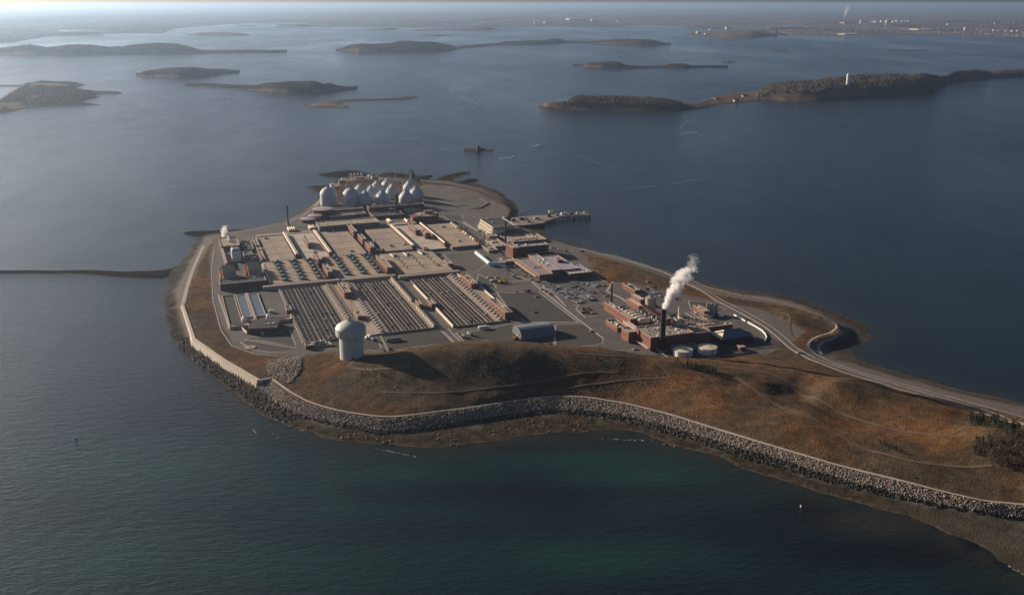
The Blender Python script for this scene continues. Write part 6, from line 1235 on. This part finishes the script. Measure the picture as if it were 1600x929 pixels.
# boats
def boat(x, y, L, lab, rot=0.0, wake=True):
    X, Y, _ = P(x, y, 0.0); v, u = w2p(X, Y); t = Thing("motor_boat", lab, "boat", 0, 0, 0)
    t.part("hull", MB().add([(-L / 2, -L * .13, .9), (L * .25, -L * .14, 1.0), (L / 2, 0, 1.3), (L * .25, L * .14, 1.0), (-L / 2, L * .13, .9), (-L / 2, -L * .1, -.3), (L * .2, -L * .1, -.3), (L * .4, 0, -.3), (L * .2, L * .1, -.3), (-L / 2, L * .1, -.3)], [(0, 1, 2, 3, 4), (0, 5, 6, 1), (1, 6, 7, 2), (2, 7, 8, 3), (3, 8, 9, 4), (4, 9, 5, 0), (9, 8, 7, 6, 5)]), WHITE)
    t.part("cabin", MB().box(-L * .2, L * .15, -L * .09, L * .09, .95, .95 + L * .16), WHITE); t.part("window", MB().box(-L * .21, L * .16, -L * .07, L * .07, 1.2 + L * .03, 1.2 + L * .1), GLASS)
    place(t.root, v, u, 0, rot)
boat(802, 245.5, 9, "small white boat trailing foam right of the channel rock", .3); boat(1159, 68.5, 34, "white ferry crossing at the upper right", .6); boat(842, 227.5, 11, "small white boat at the right of the channel", 0.1); boat(1251, 791, 2.2, "tiny white dinghy off the near beach", 1.2); boat(119, 684, 2.4, "tiny white float in the near left water", 0)
# channel beacon on the rock
X, Y, _ = P(747.5, 236, 0); v, u = w2p(X, Y); t = Thing("beacon", "squat stone channel beacon with a thin light pole", "beacon", v, u, 1); t.part("tower", MB().lathe(v, u, [(7.5, -1), (5, 7), (3, 13)], 14), mat("dark_stone", (.08, .075, .07), .9, .2, .2)); t.part("pole", MB().lathe(v, u, [(.7, 13), (.5, 24)], 8), CONCL); t.part("lantern", MB().lathe(v, u, [(1.3, 24), (1.3, 26), (.2, 27)], 8), WHITE)
X, Y, _ = P(1138, 96.8, 0); v, u = w2p(X, Y); t = Thing("beacon", "small channel beacon hut on a low ledge, upper right", "beacon", v, u, 1); t.part("tower", MB().lathe(v, u, [(5, 0), (4, 13)], 12), mat("dark_stone", (.08, .075, .07), .9, .2, .2)); t.part("lantern", MB().lathe(v, u, [(2, 13), (.4, 22)], 8), DSTEEL)
# white water tower on the big island
p = P(1322, 156.5, 0); p = p * (1 + 150 / p[1]); v, u = w2p(p[0], p[1]); zt = hpx(v, u, 116.5); t = Thing("far_tower", "slim white tower standing among trees on the big island", "tower", v, u, 15); t.part("shaft", MB().lathe(v, u, [(6.4, 12), (6.4, zt)], 14), WHITE, smooth=True); t.part("cap", MB().lathe(v, u, [(6.8, zt), (6.8, zt + 2), (.4, zt + 4)], 14), WHITE)
for k, (x, y) in enumerate([(1276, 138), (1300, 140), (1310, 131), (1345, 132), (1360, 129), (1248, 136), (1163, 150), (1120, 155), (1150, 157), (1300, 133)]):
    p = P(x, y, 22 if x > 1200 else 6); v, u = w2p(p[0], p[1]); z = 16 if x > 1200 else 1
    t = Thing("island_house", "pale house on the big island, " + ["left of the tower", "just left below the tower", "at the tower foot", "right of the tower", "farthest right of the tower", "far left of the tower", "near the open field", "at the field's left end", "on the sandy neck", "above the tower foot"][k], "house", v, u, z, "pale houses on the big island"); t.part("wall", box(v - 9, v + 9, u - 6, u + 6, z - 4, z + 7), CONCL); t.part("roof", MB().arch(v - 9.5, v + 9.5, u - 6.5, u + 6.5, z + 7.02, 4, 4), rnd.choice([ROOFG, ASPHD]))
t = Thing("old_pier", "row of dark pier piles beside the wooded island head", "pier", *w2p(*P(1110, 168, 0)[:2]), 0)
for k in range(9):
    p = P(1092 + k * 5, 169.8 - k * .35, 0); v, u = w2p(p[0], p[1]); t.part("pile", MB().lathe(v, u, [(1.4, -1), (1.4, 9)], 6), TIMBER)
X, Y, _ = P(645, 283, 5); v, u = w2p(X, Y); t = Thing("rock_outcrop", "dark pointed outcrop standing right behind the egg digesters", "outcrop", v, u, 2)
t.part("rock", MB().lathe(v, u, [(13, 0), (9, 7), (5, 13), (3.2, 20), (1.2, 27)], 9), mat("dark_stone", (.05, .045, .04), .9, .3, .2)); t.part("shoulder", MB().lathe(v + 9, u - 2, [(9, 0), (6, 6), (2, 11)], 8), mat("dark_stone", (.05, .045, .04), .9, .3, .2))
# far chimney with a plume
p = P(1318, 37.5, 20); v, u = w2p(p[0], p[1]); zt = hpx(v, u, 27); FC = (v, u, zt); t = Thing("far_chimney", "thin chimney under a white plume on the far shore", "chimney", v, u, 20); s = p[1] / 1497; t.part("shaft", MB().lathe(v, u, [(s * .5, 15), (s * .35, zt)], 10), CONCL); t.part("powerhouse", box(v - s * 3, v + s * 3, u - 60, u + 60, 15, 20 + s * 2.5), CONC)

# ---------------------------------------------------------------- trees and scrub
def pine_proto():
    t = Thing("pine_tree", "x", "pine tree", 0, 0, 0); m = MB()
    for k in range(150):
        z = 1.0 + 6.5 * rnd.random() ** .8; r = (8 - z) * .34 * (0.5 + .5 * rnd.random()); a = rnd.random() * 6.28; x, y = r * math.cos(a), r * math.sin(a); s = .55 + .4 * rnd.random()
        d = [rnd.uniform(-1, 1) for _ in range(6)]; m.add([(x, y, z), (x + s * math.cos(a) + .3 * d[0], y + s * math.sin(a) + .3 * d[1], z - .3 * s + .2 * d[2]), (x + s * math.cos(a + 1.4) * .8, y + s * math.sin(a + 1.4) * .8, z + .35 * s)], [(0, 1, 2)])
    t.part("crown", m, NEEDLE); t.part("trunk", MB().lathe(0, 0, [(.22, -.6), (.12, 5), (.03, 7.6)], 6), BARK); return t.root
def bare_proto():
    t = Thing("bare_tree", "x", "bare tree", 0, 0, 0); m = MB(); tr = MB().lathe(0, 0, [(.2, -.6), (.12, 2.6)], 6)
    for k in range(9):
        a = rnd.random() * 6.28; e = (1.6 * math.cos(a), 1.6 * math.sin(a), 3.6 + rnd.random() * 2.2); tr.tube((0, 0, 1.5 + rnd.random()), e, .06, 3)
        for q in range(16):
            b_ = [rnd.gauss(0, .75) for _ in range(3)]; c = (e[0] + b_[0], e[1] + b_[1], e[2] + b_[2]); d = [rnd.uniform(-1, 1) for _ in range(6)]
            m.add([c, (c[0] + .5 * d[0], c[1] + .5 * d[1], c[2] + .5), (c[0] + .35 * d[3], c[1] + .35 * d[4], c[2] + .3 * d[5])], [(0, 1, 2)])
    t.part("crown", m, TWIG); t.part("trunk", tr, BARK); return t.root
pines = [pine_proto() for _ in range(3)]; bares = [bare_proto() for _ in range(3)]; bpy.context.view_layer.update(); usedp = set()
def plant(kind, x, y, s, zone):
    pr = (pines if kind == 'p' else bares)[rnd.randrange(3)]; v, u, z = Gp(x, y); o = pr if pr.name not in usedp else copy_tree(pr); usedp.add(pr.name)
    place(o, v, u, z, rnd.random() * 6.28, (s, s, s * rnd.uniform(.85, 1.2)), ("dark green pine " if kind == 'p' else "leafless brown tree ") + zone, ("pines " if kind == 'p' else "bare trees ") + zone)
for k in range(46): s = rnd.random(); plant('p', 1056 + 62 * s + rnd.uniform(-4, 4), 568.5 + 15 * s + rnd.uniform(-3.5, 3.5), rnd.uniform(.5, .85), "in the dark thicket below the oil tanks")
for k in range(60): s = rnd.random(); plant('p', 1515 + 75 * s + rnd.uniform(-4, 4), 661 + 20 * s ** 2 + rnd.uniform(-4, 6), rnd.uniform(.8, 1.3), "along the crest of the far right hill")
for k in range(26): plant('p', 1535 + rnd.uniform(-16, 16), 702 + rnd.uniform(-10, 10), rnd.uniform(.6, 1.0), "in the clump on the right hill slope")
for k in range(18): s = rnd.random(); plant('p', 1372 + 38 * s, 692 + 15 * s + rnd.uniform(-2, 2), rnd.uniform(.35, .6), "in the short dark row on the lower right slope")
for k in range(100): plant('b', 1570 + rnd.uniform(-25, 45), 708 + rnd.uniform(-25, 28), rnd.uniform(.8, 1.3), "on the far right hillside")
for k in range(20): plant('b', 1270 + rnd.uniform(-22, 24), 510 + rnd.uniform(-12, 12), rnd.uniform(.6, .9), "in the dark hollow by the curving shore path")
for k in range(9): plant('b', 1150 + rnd.uniform(-60, 30), 462 + rnd.uniform(-2, 5), rnd.uniform(.35, .5), "beside the shore path above the steam plume")
for k in range(16): s = rnd.random(); plant('p', 1226 + 70 * s, 620 + 32 * s + rnd.uniform(-3, 3), rnd.uniform(.3, .5), "along the track through the middle hollow")
for k in range(8): plant('p', 570 + rnd.uniform(-22, 30), 583 + rnd.uniform(-3, 4), rnd.uniform(.35, .55), "on the slope below the water tower")
for k in range(9): plant('b', 500 + 62 * k + rnd.uniform(-9, 9), 549 - (k > 4) * 4, .45, "in the thin line behind the hill crest")
# dry brush over the hills: countless, one mesh
N = 60000; P0 = np.array([rnd.random() for _ in range(2)]); lo, hi = np.array([-330.0, 430.0]), np.array([880.0, 1260.0]); p = lo + nr.rand(N, 2) * (hi - lo)
ok = inside(p, PLAT) & ~inside(p, FLAT) & (dist(p, FLAT) > 6) & (dist(p, PLAT) > 4) & (fbm(p[:, 0], p[:, 1], 55, 4) > 0.0)
p = p[ok]; c = np.column_stack([p, ground(p[:, 0], p[:, 1]) - .15]); lump_mesh(c, (.35 + .8 * nr.rand(len(c)) ** 2), .2 + .5 * nr.rand(len(c)) ** 2, "dry_brush", BRUSH)['label'] = "low dry brush scattered over the grassy hills"
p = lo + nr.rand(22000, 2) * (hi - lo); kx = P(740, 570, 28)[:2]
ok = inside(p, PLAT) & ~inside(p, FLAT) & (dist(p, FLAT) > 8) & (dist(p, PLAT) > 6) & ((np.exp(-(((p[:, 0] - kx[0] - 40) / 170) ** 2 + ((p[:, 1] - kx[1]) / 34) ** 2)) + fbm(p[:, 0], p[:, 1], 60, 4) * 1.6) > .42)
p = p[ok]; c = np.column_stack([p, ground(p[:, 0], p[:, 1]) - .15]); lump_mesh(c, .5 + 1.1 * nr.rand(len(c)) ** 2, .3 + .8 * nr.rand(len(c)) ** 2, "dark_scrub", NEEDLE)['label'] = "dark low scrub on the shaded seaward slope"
# foam along the shore
fv, ff = [], []
def foam(x0, y0, x1, y1, n_, spread, s0, s1):
    for k in range(n_):
        t_ = rnd.random(); p = P(x0 + (x1 - x0) * t_ + rnd.gauss(0, spread), y0 + (y1 - y0) * t_ + rnd.gauss(0, spread * .4), 0); a = rnd.random() * 6.28; b0 = len(fv); r = rnd.uniform(s0, s1)
        for q in range(6): fv.append((p[0] + r * math.cos(a + q) * (1 + rnd.random()), p[1] + r * math.sin(a + q) * (.6 + rnd.random()), .06))
        ff.append(tuple(range(b0, b0 + 6)))
foam(394, 669, 401, 677, 14, .6, .15, .4); foam(585, 700, 650, 713, 50, 1.0, .08, .3); foam(424, 675, 438, 685, 10, 3, .1, .3); foam(1180, 728, 1240, 750, 40, .7, .2, .5); foam(380, 622, 425, 652, 90, 1.5, .1, .45); foam(425, 652, 480, 675, 50, 1.5, .1, .3); foam(1155, 724, 1268, 762, 60, .8, .1, .35); foam(1000, 674, 1100, 706, 30, .8, .1, .3); foam(1575, 884, 1602, 898, 20, .6, .3, .6); foam(930, 684, 1010, 688, 20, 1.5, .2, .5)
foam(780, 248, 803, 245, 26, 1, .6, 1.6); foam(1060, 209, 1085, 207, 20, 3, .8, 2); foam(1120, 67.5, 1158, 68.5, 30, .5, 3, 9); foam(820, 229, 845, 227, 14, 1, .6, 1.6); foam(880, 172, 1060, 176, 40, .5, .5, 1.5)
m = MB(); m.v = fv; m.f = ff; me = bpy.data.meshes.new("sea_foam"); me.from_pydata(fv, [], ff); me.materials.append(FOAM); fo_ = bpy.data.objects.new("sea_foam", me); C.objects.link(fo_); fo_['kind'] = 'stuff'; fo_['label'] = "white foam patches and wakes on the water"

# ---------------------------------------------------------------- steam
def plume(name, label, v, u, z, H, r0, r1, lean, dens, nscale, taper=0.75, seed=0.0):
    """hull: a leaning lumpy cone of real size; inside, patchy vapour"""
    X, Y = p2w(v, u); n_, K = 20, 26; V, F = [], []
    ax = lambda t: (lean[0] * t ** 1.1, lean[1] * t, H * t)
    for k in range(K):
        t = k / (K - 1); r = (r0 + (r1 - r0) * min(1, t / taper) ** .8) * (1.0 if t < .97 else .6)
        c = ax(t)
        for q in range(n_):
            a = 6.2832 * q / n_; V.append((c[0] + r * 1.25 * math.cos(a), c[1] + r * 1.25 * math.sin(a), c[2]))
    for k in range(K - 1):
        for q in range(n_): a, b_ = k * n_ + q, k * n_ + (q + 1) % n_; F.append((a, b_, b_ + n_, a + n_))
    F.append(tuple(range(n_ - 1, -1, -1))); F.append(tuple(range((K - 1) * n_, K * n_)))
    me = bpy.data.meshes.new(name); me.from_pydata(V, [], F); o = bpy.data.objects.new(name, me); C.objects.link(o); o.location = (X, Y, z)
    m_ = bpy.data.materials.new(name + "_vapour"); m_.use_nodes = True; nt_ = m_.node_tree
    for q in list(nt_.nodes):
        if q.type != 'OUTPUT_MATERIAL': nt_.nodes.remove(q)
    L = nt_.links.new
    def math_(op, a, b_=None, c_=None, clamp=False):
        x = nt_.nodes.new("ShaderNodeMath"); x.operation = op; x.use_clamp = clamp
        for i, s in enumerate((a, b_, c_)):
            if s is None: continue
            if isinstance(s, (int, float)): x.inputs[i].default_value = s
            else: L(s, x.inputs[i])
        return x.outputs[0]
    tc = nt_.nodes.new("ShaderNodeTexCoord"); sp = nt_.nodes.new("ShaderNodeSeparateXYZ"); L(tc.outputs["Object"], sp.inputs[0])
    t = math_('DIVIDE', sp.outputs[2], H); tp = math_('POWER', math_('MAXIMUM', t, .0001), 1.1)
    dx = math_('SUBTRACT', sp.outputs[0], math_('MULTIPLY', tp, lean[0])); dy = math_('SUBTRACT', sp.outputs[1], math_('MULTIPLY', t, lean[1]))
    rr_ = math_('SQRT', math_('ADD', math_('MULTIPLY', dx, dx), math_('MULTIPLY', dy, dy)))
    rad = math_('ADD', r0, math_('MULTIPLY', r1 - r0, math_('POWER', math_('MINIMUM', math_('DIVIDE', math_('MAXIMUM', t, .0001), taper), 1), .8)))
    q = math_('DIVIDE', rr_, rad)
    mp = nt_.nodes.new("ShaderNodeMapping"); mp.inputs["Location"].default_value = (seed, seed, seed); L(tc.outputs["Object"], mp.inputs["Vector"])
    nz = nt_.nodes.new("ShaderNodeTexNoise"); nz.inputs["Scale"].default_value = nscale; nz.inputs["Detail"].default_value = 6; nz.inputs["Roughness"].default_value = .6; L(mp.outputs[0], nz.inputs["Vector"])
    nv = math_('MULTIPLY', math_('SUBTRACT', nz.outputs[0], .5), math_('ADD', 1.4, math_('MULTIPLY', t, 5.0)))
    e = math_('ADD', math_('SUBTRACT', math_('SUBTRACT', 1.0, q), math_('MULTIPLY', math_('POWER', math_('MAXIMUM', t, .0001), 3), .45)), nv)
    d = math_('MULTIPLY', math_('MULTIPLY', e, 2.6, clamp=True), math_('SUBTRACT', dens, math_('MULTIPLY', t, dens * .8)))
    pv_ = nt_.nodes.new("ShaderNodeVolumePrincipled"); pv_.inputs["Color"].default_value = (1, .99, .98, 1); pv_.inputs["Anisotropy"].default_value = 0.2
    L(math_('MAXIMUM', d, 0.0), pv_.inputs["Density"]); L(pv_.outputs[0], nt_.nodes["Material Output"].inputs["Volume"])
    me.materials.append(m_); tag(o, label, "steam"); return o
plume("steam_plume", "big white steam plume rising right from the black chimney", CH[0], CH[1], CH[2] - .5, 44, 2.4, 9.5, (23, 0), 1.2, 0.17)
wv, wu = w2p(p2w(CH[0], CH[1])[0] + 25, p2w(CH[0], CH[1])[1]); plume("steam_wisp", "thin torn wisp of steam floating above the big plume", wv, wu, CH[2] + 38, 20, 3.5, 6.0, (3, 0), 0.08, 0.22, seed=11)
v, u = Q(349, 369, 16); plume("steam_plume", "small bright steam cloud at the upper left building", v, u, 15, 17, 3.2, 5.2, (3.5, 0), 0.6, 0.25, seed=7)
s = FC[2] and P(1318, 37, 0)[1] / 1497; plume("steam_plume", "distant white plume above the far shore chimney", FC[0], FC[1], FC[2], 15 * s * 1.05, s * 1.0, s * 3.0, (5 * s, 0), 0.03, .45 / s, seed=3)

# ---------------------------------------------------------------- one label for one thing: look-alikes are told apart by their place in the photo
bpy.context.view_layer.update()
def ordn(k): return {1: 'first', 2: 'second', 3: 'third', 4: 'fourth', 5: 'fifth', 6: 'sixth', 7: 'seventh', 8: 'eighth', 9: 'ninth', 10: 'tenth'}.get(k, "%d%s" % (k, {1: 'st', 2: 'nd', 3: 'rd'}.get(k % 10 if k % 100 not in (11, 12, 13) else 0, 'th')))
same = {}
for o in C.objects:
    if o.parent is None and o.get('category') and o.get('label'): same.setdefault(o['label'], []).append(o)
for lab, os_ in same.items():
    if len(os_) < 2: continue
    pt = []
    for o in os_:
        X, Y, Z = o.matrix_world.translation; Z -= CAMZ; fw = Y * math.cos(PITCH) - Z * math.sin(PITCH); pt.append((800 + FOC * X / fw, 464.5 - FOC * (Y * math.sin(PITCH) + Z * math.cos(PITCH)) / fw, o))
    wx_, wy_ = max(p[0] for p in pt) - min(p[0] for p in pt), max(p[1] for p in pt) - min(p[1] for p in pt)
    hor = wx_ >= wy_; pt.sort(key=lambda p: p[0] if hor else -p[1]); n_ = len(pt)
    for k, p in enumerate(pt):
        suf = (", leftmost" if k == 0 else ", rightmost" if k == n_ - 1 else ", %s from left" % ordn(k + 1)) if hor else (", nearest" if k == 0 else ", farthest" if k == n_ - 1 else ", %s from near end" % ordn(k + 1))
        if len((lab + suf).split()) <= 16: p[2]['label'] = lab + suf

# ---------------------------------------------------------------- the air
hz = bpy.data.materials.new("haze_air"); hz.use_nodes = True; ht = hz.node_tree
for n_ in list(ht.nodes):
    if n_.type != 'OUTPUT_MATERIAL': ht.nodes.remove(n_)
pv = ht.nodes.new("ShaderNodeVolumePrincipled"); pv.inputs["Color"].default_value = (0.56, 0.76, 1.0, 1); pv.inputs["Density"].default_value = 3.8e-5
pv.inputs["Anisotropy"].default_value = 0.68
ht.links.new(pv.outputs[0], ht.nodes["Material Output"].inputs["Volume"])
hb = MB(); hx = 260000.0
hv = [(-hx, -4000, -5), (hx, -4000, -5), (hx, 430000, -5), (-hx, 430000, -5), (-hx, -4000, 365), (hx, -4000, 365), (hx, 430000, 365), (-hx, 430000, 365)]
ho = raw("haze", np.array(hv), np.array([[0, 3, 2, 1], [4, 5, 6, 7], [0, 1, 5, 4], [1, 2, 6, 5], [2, 3, 7, 6], [3, 0, 4, 7]]), hz, 'stuff')
